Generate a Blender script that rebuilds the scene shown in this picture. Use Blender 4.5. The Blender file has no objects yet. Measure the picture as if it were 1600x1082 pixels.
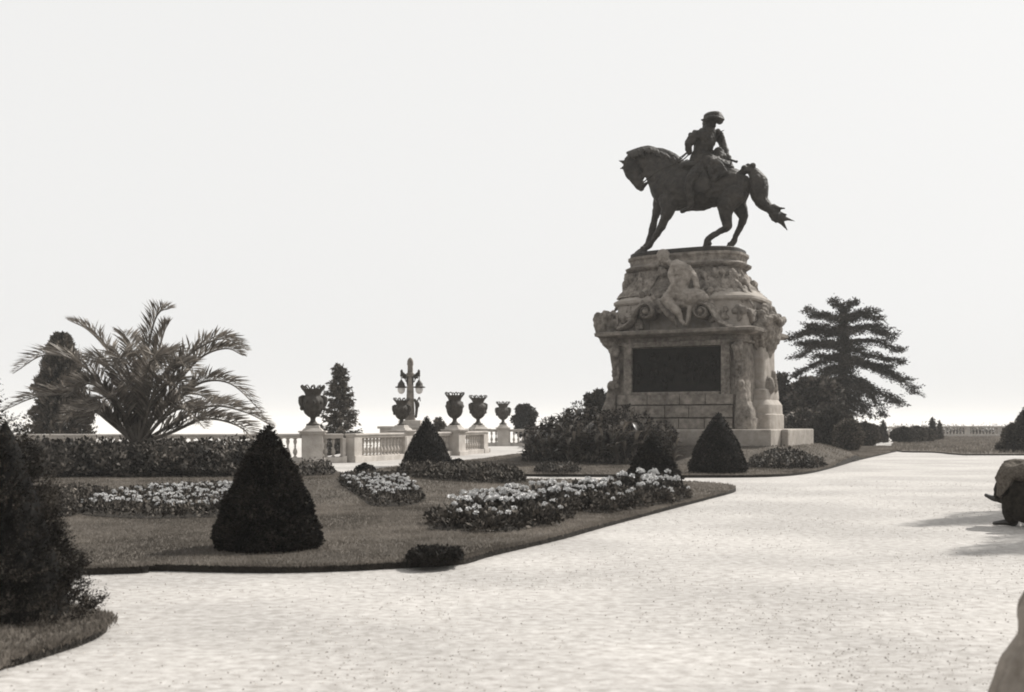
import bpy, math, random
import numpy as np
from mathutils import Vector, noise
from mathutils.geometry import delaunay_2d_cdt
R = math.radians
SC = bpy.context.scene
COL = SC.collection
# ------------------------------------------------------------------ camera
H = 1.35; F = 1700.0; HY = 661.0          # eye height, focal length and horizon in photo pixels
cam = bpy.data.cameras.new('camera'); co = bpy.data.objects.new('camera', cam); COL.objects.link(co)
co.location = (0, 0, H); co.rotation_euler = (R(90), 0, 0)
cam.sensor_width = 36; cam.lens = 36*F/1600; cam.shift_y = (HY-541)/1600
cam.clip_start = .1; cam.clip_end = 6000
cam.dof.use_dof = True; cam.dof.focus_distance = 26; cam.dof.aperture_fstop = 3.2
SC.camera = co
# ------------------------------------------------------------------ sky, sun, exposure
SUN_AZ = math.atan2(.55, .83); SUN_EL = R(46)
w = bpy.data.worlds.new('World'); SC.world = w; w.use_nodes = True
nt = w.node_tree; nt.nodes.clear()
out = nt.nodes.new('ShaderNodeOutputWorld'); bg = nt.nodes.new('ShaderNodeBackground')
sky = nt.nodes.new('ShaderNodeTexSky'); sky.sky_type = 'NISHITA'; sky.sun_disc = False
sky.sun_elevation = SUN_EL; sky.sun_rotation = R(90)-SUN_AZ
sky.air_density = 1.0; sky.dust_density = 6.0
hs = nt.nodes.new('ShaderNodeHueSaturation'); hs.inputs['Saturation'].default_value = .03
mx = nt.nodes.new('ShaderNodeMix'); mx.data_type = 'RGBA'; mx.inputs[0].default_value = .9
mx.inputs[7].default_value = (7.6, 7.58, 7.5, 1)     # milky white high haze over the clear sky
nt.links.new(sky.outputs[0], hs.inputs['Color']); nt.links.new(hs.outputs[0], mx.inputs[6])
nt.links.new(mx.outputs[2], bg.inputs[0]); bg.inputs[1].default_value = .10
nt.links.new(bg.outputs[0], out.inputs[0])
sl = bpy.data.lights.new('sun', 'SUN'); sl.energy = 5.0; sl.angle = R(.9); sl.color = (1, .97, .92)
so = bpy.data.objects.new('sun', sl); COL.objects.link(so)
sd = Vector((math.cos(SUN_EL)*math.cos(SUN_AZ), math.cos(SUN_EL)*math.sin(SUN_AZ), math.sin(SUN_EL)))
so.rotation_euler = sd.to_track_quat('Z', 'Y').to_euler(); so.location = (30, 20, 40)
SC.view_settings.view_transform = 'Standard'; SC.view_settings.look = 'None'
SC.view_settings.exposure = .28; SC.view_settings.gamma = 1
SC.render.engine = 'CYCLES'; SC.cycles.filter_width = 1.9
SC.cycles.volume_bounces = 1; SC.cycles.max_bounces = 8

# ------------------------------------------------------------------ helpers
def S(v, warm=1.0):
    k = (1-min(v*1.3, 1))*warm
    return (v*(1+.18*k), v*(1-.0*k), v*(1-.19*k), 1)
def G(px, py, z=0.0):
    Y = (H-z)*F/(py-HY); return ((px-800)/F*Y, Y)
def W(px, py, Y): return ((px-800)/F*Y, Y, H+(HY-py)*Y/F)

def empty(name, loc, rz=0, label=None, cat=None, group=None, kind=None):
    o = bpy.data.objects.new(name, None); COL.objects.link(o)
    o.location = loc; o.rotation_euler = (0, 0, rz); o.empty_display_size = .2
    return tag(o, label, cat, group, kind)
def tag(o, label=None, cat=None, group=None, kind=None):
    if label: o['label'] = label
    if cat: o['category'] = cat
    if group: o['group'] = group
    if kind: o['kind'] = kind
    return o
def kids(o): return [c for c in bpy.data.objects if c.parent == o]
KID = {}
def copy_tree(o, parent=None):
    c = o.copy(); COL.objects.link(c); c.parent = parent
    for ch in KID.get(o.name, []): 
        d = copy_tree(ch, c); KID.setdefault(c.name, []).append(d)
    return c

def node_mat(name): 
    m = bpy.data.materials.new(name); m.use_nodes = True
    return m, m.node_tree, m.node_tree.nodes['Principled BSDF']
def mat(name, lo, hi, scale=4, detail=6, rough=.9, bump=0, bscale=30, metal=0, spec=.3, scale2=None, lo2=None, coords='Object', stretch=None, tone=False, trans=0, warm=1.0):
    m, t, p = node_mat(name)
    tc = t.nodes.new('ShaderNodeTexCoord'); src = tc.outputs[coords]
    if stretch:
        mp = t.nodes.new('ShaderNodeMapping'); mp.inputs['Scale'].default_value = stretch
        t.links.new(src, mp.inputs[0]); src = mp.outputs[0]
    n = t.nodes.new('ShaderNodeTexNoise'); n.inputs['Scale'].default_value = scale; n.inputs['Detail'].default_value = detail
    n.inputs['Roughness'].default_value = .65
    t.links.new(src, n.inputs['Vector'])
    r = t.nodes.new('ShaderNodeValToRGB'); r.color_ramp.elements[0].position = .33; r.color_ramp.elements[1].position = .67
    r.color_ramp.elements[0].color = S(lo, warm); r.color_ramp.elements[1].color = S(hi, warm)
    t.links.new(n.outputs[0], r.inputs[0]); c = r.outputs[0]
    if scale2:
        n2 = t.nodes.new('ShaderNodeTexNoise'); n2.inputs['Scale'].default_value = scale2; n2.inputs['Detail'].default_value = 5
        t.links.new(src, n2.inputs['Vector'])
        r2 = t.nodes.new('ShaderNodeValToRGB'); r2.color_ramp.elements[0].position = .4; r2.color_ramp.elements[1].position = .6
        v = lo2; r2.color_ramp.elements[0].color = (v, v, v, 1); r2.color_ramp.elements[1].color = (1, 1, 1, 1)
        t.links.new(n2.outputs[0], r2.inputs[0])
        mu = t.nodes.new('ShaderNodeMix'); mu.data_type = 'RGBA'; mu.blend_type = 'MULTIPLY'; mu.inputs[0].default_value = 1
        t.links.new(c, mu.inputs[6]); t.links.new(r2.outputs[0], mu.inputs[7]); c = mu.outputs[2]
    if tone:
        at = t.nodes.new('ShaderNodeAttribute'); at.attribute_name = 'tone'
        mu = t.nodes.new('ShaderNodeMix'); mu.data_type = 'RGBA'; mu.blend_type = 'MULTIPLY'; mu.inputs[0].default_value = 1
        t.links.new(c, mu.inputs[6]); t.links.new(at.outputs['Fac'], mu.inputs[7]); c = mu.outputs[2]
    t.links.new(c, p.inputs['Base Color'])
    p.inputs['Roughness'].default_value = rough; p.inputs['Metallic'].default_value = metal
    p.inputs['Specular IOR Level'].default_value = spec
    if trans:      # light coming through thin leaves
        tl = t.nodes.new('ShaderNodeBsdfTranslucent'); ms = t.nodes.new('ShaderNodeMixShader'); ms.inputs[0].default_value = trans
        t.links.new(c, tl.inputs[0]); t.links.new(p.outputs[0], ms.inputs[1]); t.links.new(tl.outputs[0], ms.inputs[2])
        t.links.new(ms.outputs[0], t.nodes['Material Output'].inputs[0])
    if bump:
        n3 = t.nodes.new('ShaderNodeTexNoise'); n3.inputs['Scale'].default_value = bscale; n3.inputs['Detail'].default_value = 6
        t.links.new(src, n3.inputs['Vector'])
        b = t.nodes.new('ShaderNodeBump'); b.inputs['Strength'].default_value = bump; b.inputs['Distance'].default_value = .05
        t.links.new(n3.outputs[0], b.inputs['Height']); t.links.new(b.outputs[0], p.inputs['Normal'])
    return m

M = dict(
 gravel = mat('pale_gravel', .25, .45, 13, 14, .95, .18, 120, scale2=.45, lo2=.80, stretch=(.8, 1, 1), warm=.6),
 lawn = mat('lawn_soil', .06, .12, 9, 8, 1, .8, 30, scale2=.7, lo2=.72),
 pebble = mat('pebble', .16, .34, 20, 3, .9, tone=True, warm=.8),
 soil = mat('bed_soil', .012, .03, 8, 6, 1, .8, 30),
 grass = mat('grass_blade', .12, .24, 1.6, 6, .9, tone=True, scale2=.5, lo2=.75, spec=.1, trans=.45),
 stone = mat('weathered_stone', .09, .26, 5, 8, .9, .5, 18, scale2=.8, lo2=.68),
 plinth = mat('plinth_stone', .20, .34, 3, 8, .9, .35, 25, scale2=.7, lo2=.8),
 figure = mat('figure_stone', .16, .30, 5, 8, .9, .4, 22, scale2=1.5, lo2=.8),
 carved = mat('carved_stone', .08, .26, 7, 8, .9, .5, 22, scale2=1.5, lo2=.7),
 white = mat('balustrade_stone', .33, .46, 3, 7, .9, .25, 25, scale2=1.2, lo2=.82),
 bronze = mat('dark_bronze', .010, .042, 3.5, 8, .65, .6, 10, metal=.1, spec=.3, scale2=1.0, lo2=.7),
 plaque = mat('relief_bronze', .004, .012, 5, 8, .7, .3, 20, metal=0, spec=.15),
 urn = mat('urn_iron', .02, .05, 8, 7, .7, .5, 25, spec=.3),
 lampm = mat('lamp_iron', .02, .04, 8, 4, .6, spec=.3),
 globe = mat('lamp_glass', .60, .66, 4, 3, .3, spec=.5),
 yew = mat('yew_leaf', .006, .035, 10, 5, .75, tone=True, scale2=3.5, lo2=.35, spec=.12),
 thuja = mat('thuja_leaf', .010, .04, 4, 5, .8, tone=True, scale2=3, lo2=.5, spec=.15),
 core = mat('shaded_twigs', .006, .012, 6, 4, 1, spec=0),
 shrub = mat('shrub_leaf', .015, .16, 3, 6, .7, tone=True, scale2=1.5, lo2=.4, spec=.2),
 low = mat('bed_leaf', .04, .12, 4, 6, .8, tone=True, scale2=2, lo2=.55, spec=.2),
 petal = mat('white_petal', .55, .75, 12, 4, .7, tone=True, spec=.2, warm=.4),
 canna = mat('canna_leaf', .03, .12, 2, 4, .4, tone=True, spec=.5, trans=.25),
 bloom = mat('canna_bloom', .02, .04, 5, 4, .8, tone=True),
 palm = mat('palm_leaf', .08, .20, 2, 4, .6, tone=True, spec=.35, trans=.25),
 rachis = mat('palm_rachis', .07, .12, 4, 4, .6, spec=.3),
 cedar = mat('cedar_needle', .02, .055, 1.2, 5, .85, tone=True, scale2=.7, lo2=.55, spec=.15),
 spruce = mat('spruce_needle', .05, .10, 1.2, 5, .85, tone=True, spec=.15),
 far = mat('distant_leaf', .05, .10, 1.2, 5, .85, tone=True, spec=.1),
 bark = mat('bark', .03, .08, 6, 6, 1, .6, 20, stretch=(1, 1, .3)),
 tweed = mat('grey_tweed', .045, .12, 40, 6, .95, .4, 90, spec=.1),
 dark = mat('dark_wool', .012, .03, 20, 5, .95, .3, 60, spec=.1),
 skin = mat('skin', .38, .42, 6, 3, .6, spec=.3),
 leather = mat('black_leather', .012, .025, 10, 4, .4, spec=.5),
 light_coat = mat('pale_coat', .13, .24, 9, 5, .95, .5, 8, spec=.1),
 hair = mat('dark_hair', .015, .03, 30, 4, .7),
 wood = mat('bench_wood', .08, .16, 6, 6, .8, .3, 20, stretch=(.3, 3, 3)),
 far_grass = mat('hillside_scrub', .06, .11, .3, 6, 1),
 plain = mat('river_plain', .22, .34, .004, 6, 1),
)

def cr(pts, n):
    """Catmull-Rom resample of rows of numbers"""
    P = np.array(pts, float)
    if n <= 1 or len(P) < 3: return P
    A = np.vstack([2*P[0]-P[1], P, 2*P[-1]-P[-2]]); o = []
    for i in range(1, len(A)-2):
        for k in range(n):
            t = k/n
            o.append(.5*((2*A[i]) + (-A[i-1]+A[i+1])*t + (2*A[i-1]-5*A[i]+4*A[i+1]-A[i+2])*t*t + (-A[i-1]+3*A[i]-3*A[i+1]+A[i+2])*t**3))
    o.append(A[-2]); return np.array(o)

class MB:
    def __init__(s): s.V = []; s.Fc = []; s.n = 0; s.T = []
    def add(s, V, Fc, tone=1.0):
        V = np.asarray(V, float).reshape(-1, 3)
        s.V.append(V); s.Fc.extend([tuple(int(i)+s.n for i in f) for f in Fc]); s.n += len(V)
        s.T.append(np.full(len(V), tone) if np.isscalar(tone) else np.asarray(tone, float))
    def box(s, c, d, rz=0, taper=1):
        x, y, z = d[0]/2, d[1]/2, d[2]/2; V = []
        for k, zz in ((1, -z), (taper, z)):
            for a, b in ((-x, -y), (x, -y), (x, y), (-x, y)):
                a, b = a*k, b*k
                V.append((c[0]+a*math.cos(rz)-b*math.sin(rz), c[1]+a*math.sin(rz)+b*math.cos(rz), c[2]+zz))
        s.add(V, [(3, 2, 1, 0), (4, 5, 6, 7), (0, 1, 5, 4), (1, 2, 6, 5), (2, 3, 7, 6), (3, 0, 4, 7)])
    def rings(s, Rg, closed=True, caps=True):
        m = len(Rg[0]); V = np.vstack(Rg); Fc = []
        for i in range(len(Rg)-1):
            for j in range(m if closed else m-1):
                k = (j+1) % m; Fc.append((i*m+j, i*m+k, (i+1)*m+k, (i+1)*m+j))
        if caps: Fc.append(tuple(range(m-1, -1, -1))); Fc.append(tuple((len(Rg)-1)*m+j for j in range(m)))
        s.add(V, Fc)
    def tube(s, pts, side=(0, 1, 0), n=12, sub=4, round_ends=True):
        """pts rows: x y z r_side r_normal"""
        P = np.array([tuple(p)+((p[3],) if len(p) == 4 else ()) for p in pts], float)
        P = cr(P, sub) if len(P) > 2 else P
        C, ra, rb = P[:, :3], np.maximum(P[:, 3], 1e-4), np.maximum(P[:, 4], 1e-4)
        T = np.gradient(C, axis=0); T /= np.linalg.norm(T, axis=1)[:, None]+1e-9
        sd_ = np.array(side, float); Rg = []
        def ring(c, t, a, b):
            q = sd_-t*np.dot(t, sd_)
            if np.linalg.norm(q) < .15: q = np.array((1., .3, .2))-t*np.dot(t, np.array((1., .3, .2)))
            q /= np.linalg.norm(q); nn = np.cross(t, q)
            an = np.linspace(0, 2*math.pi, n, endpoint=False)
            return c+np.outer(np.cos(an), q)*a+np.outer(np.sin(an), nn)*b
        if round_ends:
            for f in (85, 60, 30): Rg.append(ring(C[0]-T[0]*min(ra[0], rb[0])*math.sin(R(f)), T[0], ra[0]*math.cos(R(f)), rb[0]*math.cos(R(f))))
        for i in range(len(C)): Rg.append(ring(C[i], T[i], ra[i], rb[i]))
        if round_ends:
            for f in (30, 60, 85): Rg.append(ring(C[-1]+T[-1]*min(ra[-1], rb[-1])*math.sin(R(f)), T[-1], ra[-1]*math.cos(R(f)), rb[-1]*math.cos(R(f))))
        s.rings(Rg)
    def lathe(s, prof, c=(0, 0, 0), n=24, sx=1, sy=1, lump=None):
        an = np.linspace(0, 2*math.pi, n, endpoint=False); Rg = []
        for r, z in prof:
            rr = np.full(n, max(r, 1e-4))
            if lump: rr = rr*(1+lump*np.sin(an*8)*(r > .05))
            Rg.append(np.c_[c[0]+rr*np.cos(an)*sx, c[1]+rr*np.sin(an)*sy, np.full(n, c[2]+z)])
        s.rings(Rg)
    def ell(s, c, r, rot=None, n=12):
        Rg = []; Mx = np.eye(3)
        if rot:
            from mathutils import Euler
            Mx = np.array(Euler(rot).to_matrix())
        for f in np.linspace(-88, 88, max(7, n//2+3)):
            an = np.linspace(0, 2*math.pi, n, endpoint=False)
            q = np.c_[math.cos(R(f))*np.cos(an)*r[0], math.cos(R(f))*np.sin(an)*r[1], np.full(n, math.sin(R(f))*r[2])]
            Rg.append(q@Mx.T+np.array(c))
        s.rings(Rg)
    def sup(s, rows, c=(0, 0), n=64):
        """superellipse loft; rows: z U V exponent"""
        Rg = []
        for z, U, V, e in rows:
            an = np.linspace(0, 2*math.pi, n, endpoint=False)+math.pi/n
            ca, sa = np.cos(an), np.sin(an)
            Rg.append(np.c_[c[0]+U*np.sign(ca)*np.abs(ca)**(2/e), c[1]+V*np.sign(sa)*np.abs(sa)**(2/e), np.full(n, z)])
        s.rings(Rg)
    def prism(s, poly, y0, y1):
        """polygon in x-z extruded along y"""
        n = len(poly); V = [(a, y0, b) for a, b in poly]+[(a, y1, b) for a, b in poly]
        s.add(V, [tuple(range(n)), tuple(range(2*n-1, n-1, -1))]+[(i, i+n, (i+1) % n+n, (i+1) % n) for i in range(n)])
    def leaves(s, P, D, L, wd, rng, tone=None, droop=0):
        """diamond leaves at P along D"""
        P = np.asarray(P, float); N = len(P); D = D/(np.linalg.norm(D, axis=1)[:, None]+1e-9)
        L = np.broadcast_to(L, (N,))[:, None]
        q = np.cross(D, rng.normal(size=(N, 3))); q /= np.linalg.norm(q, axis=1)[:, None]+1e-9
        wv = q*L*wd*.5
        V = np.stack([P, P+D*L*.5+wv, P+D*L-np.array((0, 0, 1))*L*droop, P+D*L*.5-wv], 1).reshape(-1, 3)
        i = np.arange(N)*4+s.n
        s.Fc.extend(zip(i.tolist(), (i+1).tolist(), (i+2).tolist(), (i+3).tolist()))
        s.V.append(V); s.n += len(V)
        if tone is None: tone = rng.uniform(.45, 1.35, N)
        s.T.append(np.repeat(tone, 4))
    def build(s, name, m, parent=None, smooth=None, bevel=0):
        me = bpy.data.meshes.new(name); V = np.vstack(s.V)
        me.from_pydata(V.tolist(), [], s.Fc)
        a = me.attributes.new('tone', 'FLOAT', 'POINT'); a.data.foreach_set('value', np.concatenate(s.T).astype(np.float32))
        ms = m if isinstance(m, list) else [m]
        for q in ms: me.materials.append(q)
        me.update()
        if smooth:
            me.polygons.foreach_set('use_smooth', [True]*len(me.polygons)); me.set_sharp_from_angle(angle=R(smooth))
        o = bpy.data.objects.new(name, me); COL.objects.link(o)
        if parent: o.parent = parent; KID.setdefault(parent.name, []).append(o)
        if bevel:
            b = o.modifiers.new('bevel', 'BEVEL'); b.width = bevel; b.segments = 2; b.limit_method = 'ANGLE'; b.angle_limit = R(35)
        return o

def organic(mb, name, m, parent, voxel=.03, smooth=4, disp=0, dscale=8):
    """fuse closed shells into one continuous skin"""
    o = mb.build(name+'_tmp', m)
    r = o.modifiers.new('r', 'REMESH'); r.mode = 'VOXEL'; r.voxel_size = voxel; r.use_smooth_shade = True
    q = o.modifiers.new('s', 'SMOOTH'); q.factor = .5; q.iterations = smooth
    dg = bpy.context.evaluated_depsgraph_get(); dg.update()
    me = bpy.data.meshes.new_from_object(o.evaluated_get(dg)); me.name = name
    bpy.data.objects.remove(o)
    if disp:
        me.update(); N = [v.normal.copy() for v in me.vertices]
        for v, nn in zip(me.vertices, N):
            p = v.co*dscale
            v.co += nn*disp*(noise.noise(p)+.5*noise.noise(p*2.3))
    me.polygons.foreach_set('use_smooth', [True]*len(me.polygons)); me.update()
    p = bpy.data.objects.new(name, me); COL.objects.link(p)
    if len(me.materials) == 0: me.materials.append(m)
    if parent: p.parent = parent; KID.setdefault(parent.name, []).append(p)
    return p

def rng_(s): return np.random.default_rng(s)
def fbm(P, sc, seed=0):
    return np.array([noise.fractal(Vector((p[0]*sc+seed*7.3, p[1]*sc, p[2]*sc)), .6, 2.1, 4) for p in P])

# ------------------------------------------------------------------ setting: terrace, plain, hillside
PC = np.array((6.30, 38.0)); PA = R(29)                 # monument centre and turn
ca_, sa_ = math.cos(PA), math.sin(PA)
def sheet(name, poly, zf, m, skirt=0, grid=1.0, sm=True, jitter=0, seed=0, m2=None):
    rg = rng_(seed); poly = [tuple(p) for p in poly]; n = len(poly)
    pts = [Vector(p) for p in poly]; P = np.array(poly)
    if grid:
        for x in np.arange(P[:, 0].min(), P[:, 0].max(), grid):
            for y in np.arange(P[:, 1].min(), P[:, 1].max(), grid):
                q = (x+grid*.3*rg.uniform(-1, 1), y+grid*.3*rg.uniform(-1, 1))
                if inside(q, P): pts.append(Vector(q))
    r = delaunay_2d_cdt(pts, [(i, (i+1) % n) for i in range(n)], [], 1, 1e-5)
    V = [(v.x, v.y, zf(v.x, v.y)) for v in r[0]]; Fc = [tuple(f) for f in r[2]]
    mb = MB(); mb.add(V, Fc)
    if skirt:
        k = len(poly); A = [(x, y, zf(x, y)) for x, y in poly]; B = [(x, y, zf(x, y)-skirt) for x, y in poly]
        mb.add(A+B, [(i, i+k, (i+1) % k+k, (i+1) % k) for i in range(k)])
    o = mb.build(name, [m, m2] if m2 else m, smooth=40)
    if m2: o.data.polygons.foreach_set('material_index', [0]*len(Fc)+[1]*(len(o.data.polygons)-len(Fc)))
    return o
def inside(q, P):
    x, y = q; a = P; b = np.roll(P, -1, 0)
    c = ((a[:, 1] > y) != (b[:, 1] > y)) & (x < (b[:, 0]-a[:, 0])*(y-a[:, 1])/(b[:, 1]-a[:, 1]+1e-12)+a[:, 0])
    return c.sum() % 2 == 1
def inside_v(Q, P):
    c = np.zeros(len(Q), bool); a = P; b = np.roll(P, -1, 0)
    for i in range(len(P)):
        m = (a[i, 1] > Q[:, 1]) != (b[i, 1] > Q[:, 1])
        c ^= m & (Q[:, 0] < (b[i, 0]-a[i, 0])*(Q[:, 1]-a[i, 1])/(b[i, 1]-a[i, 1]+1e-12)+a[i, 0])
    return c
def smooth_poly(pts, n=6):
    A = np.array(pts, float); A = np.vstack([A[-1], A, A[0], A[1]]); o = []
    for i in range(1, len(A)-2):
        for k in range(n):
            t = k/n; o.append(.5*((2*A[i])+(-A[i-1]+A[i+1])*t+(2*A[i-1]-5*A[i]+4*A[i+1]-A[i+2])*t*t+(-A[i-1]+3*A[i]-3*A[i+1]+A[i+2])*t**3))
    return np.array(o)

terr = [(-90, -30), (120, -30), (120, 112), (20, 112), (10, 66.6), (-7.5, 66.6), (-7.5, 39), (-90, 36.3)]
def gz(x, y): return .012*noise.noise(Vector((x*.35, y*.35, 0)))
o = sheet('ground', terr, lambda x, y: 0, M['gravel'], skirt=3, grid=0); tag(o, kind='structure')
hill = MB(); Rg = []
for dd, zz in ((0, -2.2), (25, -6), (70, -22), (130, -40.5)):
    Rg.append(np.array([(-400, 30+dd, zz), (-60, 33+dd, zz), (-8, 37+dd, zz), (12, 60+dd, zz), (30, 105+dd, zz), (400, 110+dd, zz)]))
hill.rings(Rg, closed=False, caps=False)
o = hill.build('hillside', M['far_grass'], smooth=60); tag(o, kind='structure')
pl = MB(); pl.add([(-2500, -400, -40), (2500, -400, -40), (2500, 4500, -40), (-2500, 4500, -40)], [(0, 1, 2, 3)])
o = pl.build('plain', M['plain']); tag(o, kind='structure')

# ------------------------------------------------------------------ lawns
MZ = .62
def local(x, y):
    dx, dy = x-PC[0], y-PC[1]; return dx*ca_-dy*sa_, dx*sa_+dy*ca_
def zB(x, y):
    u, v = local(x, y)
    d = math.hypot(max(abs(u)-3.5, 0), max(abs(v)-2.5, 0)); t = min(d/2.5, 1); t = 1-t*t*(3-2*t)
    return .07+(MZ-.07)*t+.01*noise.noise(Vector((x, y, 0)))
def zA(x, y):
    m = .16*math.exp(-(((x+3.1)/1.7)**2+((y-22.5)/2.2)**2)*.8)
    return .07+m+.012*noise.noise(Vector((x*.8, y*.8, 3)))
gA = [G(*p) for p in ((-250, 892), (0, 897), (110, 899), (225, 896), (240, 893), (400, 896), (520, 894), (640, 888), (720, 883), (760, 872), (800, 862), (880, 843), (950, 823), (1050, 796), (1110, 780), (1150, 768), (1125, 761), (1060, 757), (960, 756), (870, 754), (820, 753), (720, 749), (640, 746), (590, 746), (545, 745), (507, 736), (468, 727))]
lawnA = smooth_poly(gA+[(-8.5, 33.5), (-16, 33.5), (-22, 25), (-12, 12)], 4)
gB = [G(*p) for p in ((588, 739), (640, 743), (720, 745), (818, 745), (950, 746), (1075, 747), (1200, 746), (1260, 741), (1300, 732), (1345, 719), (1388, 709))]
lawnB = smooth_poly(gB+[(18.8, 53), (20.5, 60), (12, 61), (3, 52), (.4, 45), G(760, 720), G(700, 726), G(620, 734)], 4)
lawnC = smooth_poly([G(1400, 705.5), G(1460, 708), G(1500, 711.5), G(1560, 712), (32, 46), (60, 60), (70, 99), (40, 99), (36, 90), G(1465, 688), G(1420, 690), G(1400, 694)], 4)
lawnD = smooth_poly([G(-120, 1075), G(0, 1048), G(80, 1025), G(140, 1004), G(168, 985), G(150, 972), G(60, 958), G(-60, 950), (-6, 8), (-6, 5)], 4)
for nm, poly, zf, g in (('lawn', lawnA, zA, .5), ('lawn_mound', lawnB, zB, .5), ('far_lawn', lawnC, lambda x, y: .06, 0), ('corner_lawn', lawnD, lambda x, y: .06, .3)):
    o = sheet(nm, poly, zf, M['lawn'], skirt=.2, grid=g, m2=M['soil']); tag(o, kind='structure')

def grass(name, poly, zf, dens, size, seed, ymin=0, ymax=999, edge=True, label=''):
    rg = rng_(seed); x0, y0 = poly.min(0); x1, y1 = poly.max(0); y0 = max(y0, ymin); y1 = min(y1, ymax)
    N = int((x1-x0)*(y1-y0)*dens); Q = np.c_[rg.uniform(x0, x1, N), rg.uniform(y0, y1, N)]
    vis = (np.abs(Q[:, 0]) < Q[:, 1]*.5+.5)
    Q = Q[vis]; Q = Q[inside_v(Q, poly)]
    if edge:
        a = poly; b = np.roll(poly, -1, 0); E = []
        for p, q in zip(a, b):
            k = int(np.linalg.norm(q-p)*dens*.3)
            if k and p[1] < ymax+3 and abs(p[0]) < p[1]*.5+1: E.append(p+(q-p)*rg.uniform(0, 1, (k, 1))+rg.normal(0, .03, (k, 2)))
        if E: Q = np.vstack([Q]+E)
    Z = np.array([zf(x, y) for x, y in Q])
    P = np.c_[Q, Z-.01]; D = rg.normal(0, .38, (len(P), 3)); D[:, 2] = 1
    mb = MB(); L = size*rg.uniform(.5, 1.3, len(P))
    pat = .8+.45*np.array([noise.noise(Vector((x*.9, y*.6, 5))) for x, y in Q])
    mb.leaves(P, D, L, .26, rg, tone=pat*rg.uniform(.8, 1.25, len(P)))
    o = mb.build(name, M['grass']); return tag(o, label, 'grass', kind='stuff')
grass('grass', lawnA, zA, 3000, .032, 1, 9, 17, label='short mown grass of the main lawn nearest the gravel path')
grass('grass', lawnA, zA, 700, .045, 2, 17, 34, edge=False, label='short mown grass of the main lawn round the flower beds')
grass('grass', lawnB, zB, 380, .055, 3, 24, 60, label='mown grass on the mound round the monument')
grass('grass', lawnD, lambda x, y: .06, 2600, .04, 4, 4, 9, label='tufty grass under the conifer at the left edge')
grass('grass', lawnC, lambda x, y: .06, 30, .16, 5, 40, 98, label='grass of the far lawn before the distant balustrade')

def pebbles():
    rg = rng_(9); n = 30000; Y = 3.2+22*rg.uniform(0, 1, n)**1.5; X = rg.uniform(-.5, .52, n)*(Y+1)
    P = np.c_[X, Y]; ok = ~(inside_v(P, lawnA) | inside_v(P, lawnD)); P = P[ok]; n = len(P)
    cl = np.array([noise.noise(Vector((x*.7, y*.7, 1))) for x, y in P]); ok = rg.uniform(-.5, .6, n) < cl; P = P[ok]; n = len(P)
    r_ = rg.uniform(.003, .009, n)*(1+.03*P[:, 1]); a = rg.uniform(0, 6.28, n); V = []
    for k in range(3): V.append(np.c_[P[:, 0]+r_*np.cos(a+k*2.09), P[:, 1]+r_*np.sin(a+k*2.09), np.full(n, -.001)])
    V.append(np.c_[P, r_*.8]); V = np.stack(V, 1).reshape(-1, 3)
    b = MB(); F_ = []
    for i in range(n): j = i*4; F_ += [(j, j+1, j+3), (j+1, j+2, j+3), (j+2, j, j+3)]
    b.add(V, F_); b.T = [np.repeat(rg.uniform(.8, 1.6, n), 4)]
    tag(b.build('pebbles', M['pebble']), 'loose grit and small pebbles scattered over the pale gravel', 'pebbles', kind='stuff')
pebbles()
# ------------------------------------------------------------------ monument
PEDZ = MZ-.02
ped = empty('stone_pedestal', (PC[0], PC[1], PEDZ), -PA, 'tall carved stone monument pedestal with dark bronze relief, below the bronze horseman', 'pedestal')
def pz(z): return z-PEDZ
def PL(px, py, y):
    """photo pixel -> monument-local point on the plane at local y"""
    k = (px-800)/F; x = (k*(PC[1]+y*ca_)-PC[0]-y*sa_)/(ca_+k*sa_)
    Y = PC[1]-x*sa_+y*ca_
    return (x, y, H+(HY-py)*Y/F-PEDZ)
# plinth (blocks)
b = MB(); zt = pz(1.14)
for x0, x1 in ((-3.5, -1.9), (-1.88, .2), (.22, 1.9), (1.92, 3.5)): b.box(((x0+x1)/2, 0, zt/2-.05), (x1-x0, 5.2, zt+.1))
b.box((3.62, .25, zt/2-.05), (.232, 3.4, zt+.1)); b.box((-3.62, .25, zt/2-.05), (.232, 3.4, zt+.1))
b.build('plinth', M['plinth'], ped, bevel=.035)
# lower body: battered base and plain walls
b = MB()
b.sup([(pz(1.12), 2.66, 1.78, 14), (pz(1.5), 2.66, 1.78, 14), (pz(1.52), 2.6, 1.74, 14), (pz(1.75), 2.56, 1.72, 14), (pz(2.0), 2.46, 1.66, 14), (pz(2.05), 2.42, 1.6, 14), (pz(3.9), 2.36, 1.56, 14), (pz(4.25), 2.36, 1.56, 14)], n=72)
b.build('lower_body', M['stone'], ped, smooth=30)
# coursing: slightly proud blocks on the front foot
b = MB()
for k, (z0, z1) in enumerate(((1.14, 1.5), (1.52, 1.93), (1.95, 2.3))):
    xs = [-2.05, -.95, .2, 1.1, 2.05] if k % 2 == 0 else [-2.05, -1.4, -.3, .55, 2.05]
    for i in range(4):
        b.box(((xs[i]+xs[i+1])/2, -1.72-.05*(2-k), pz((z0+z1)/2)), (xs[i+1]-xs[i]-.02, .26, z1-z0-.02))
b.build('stone_course', M['stone'], ped, bevel=.012)
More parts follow.
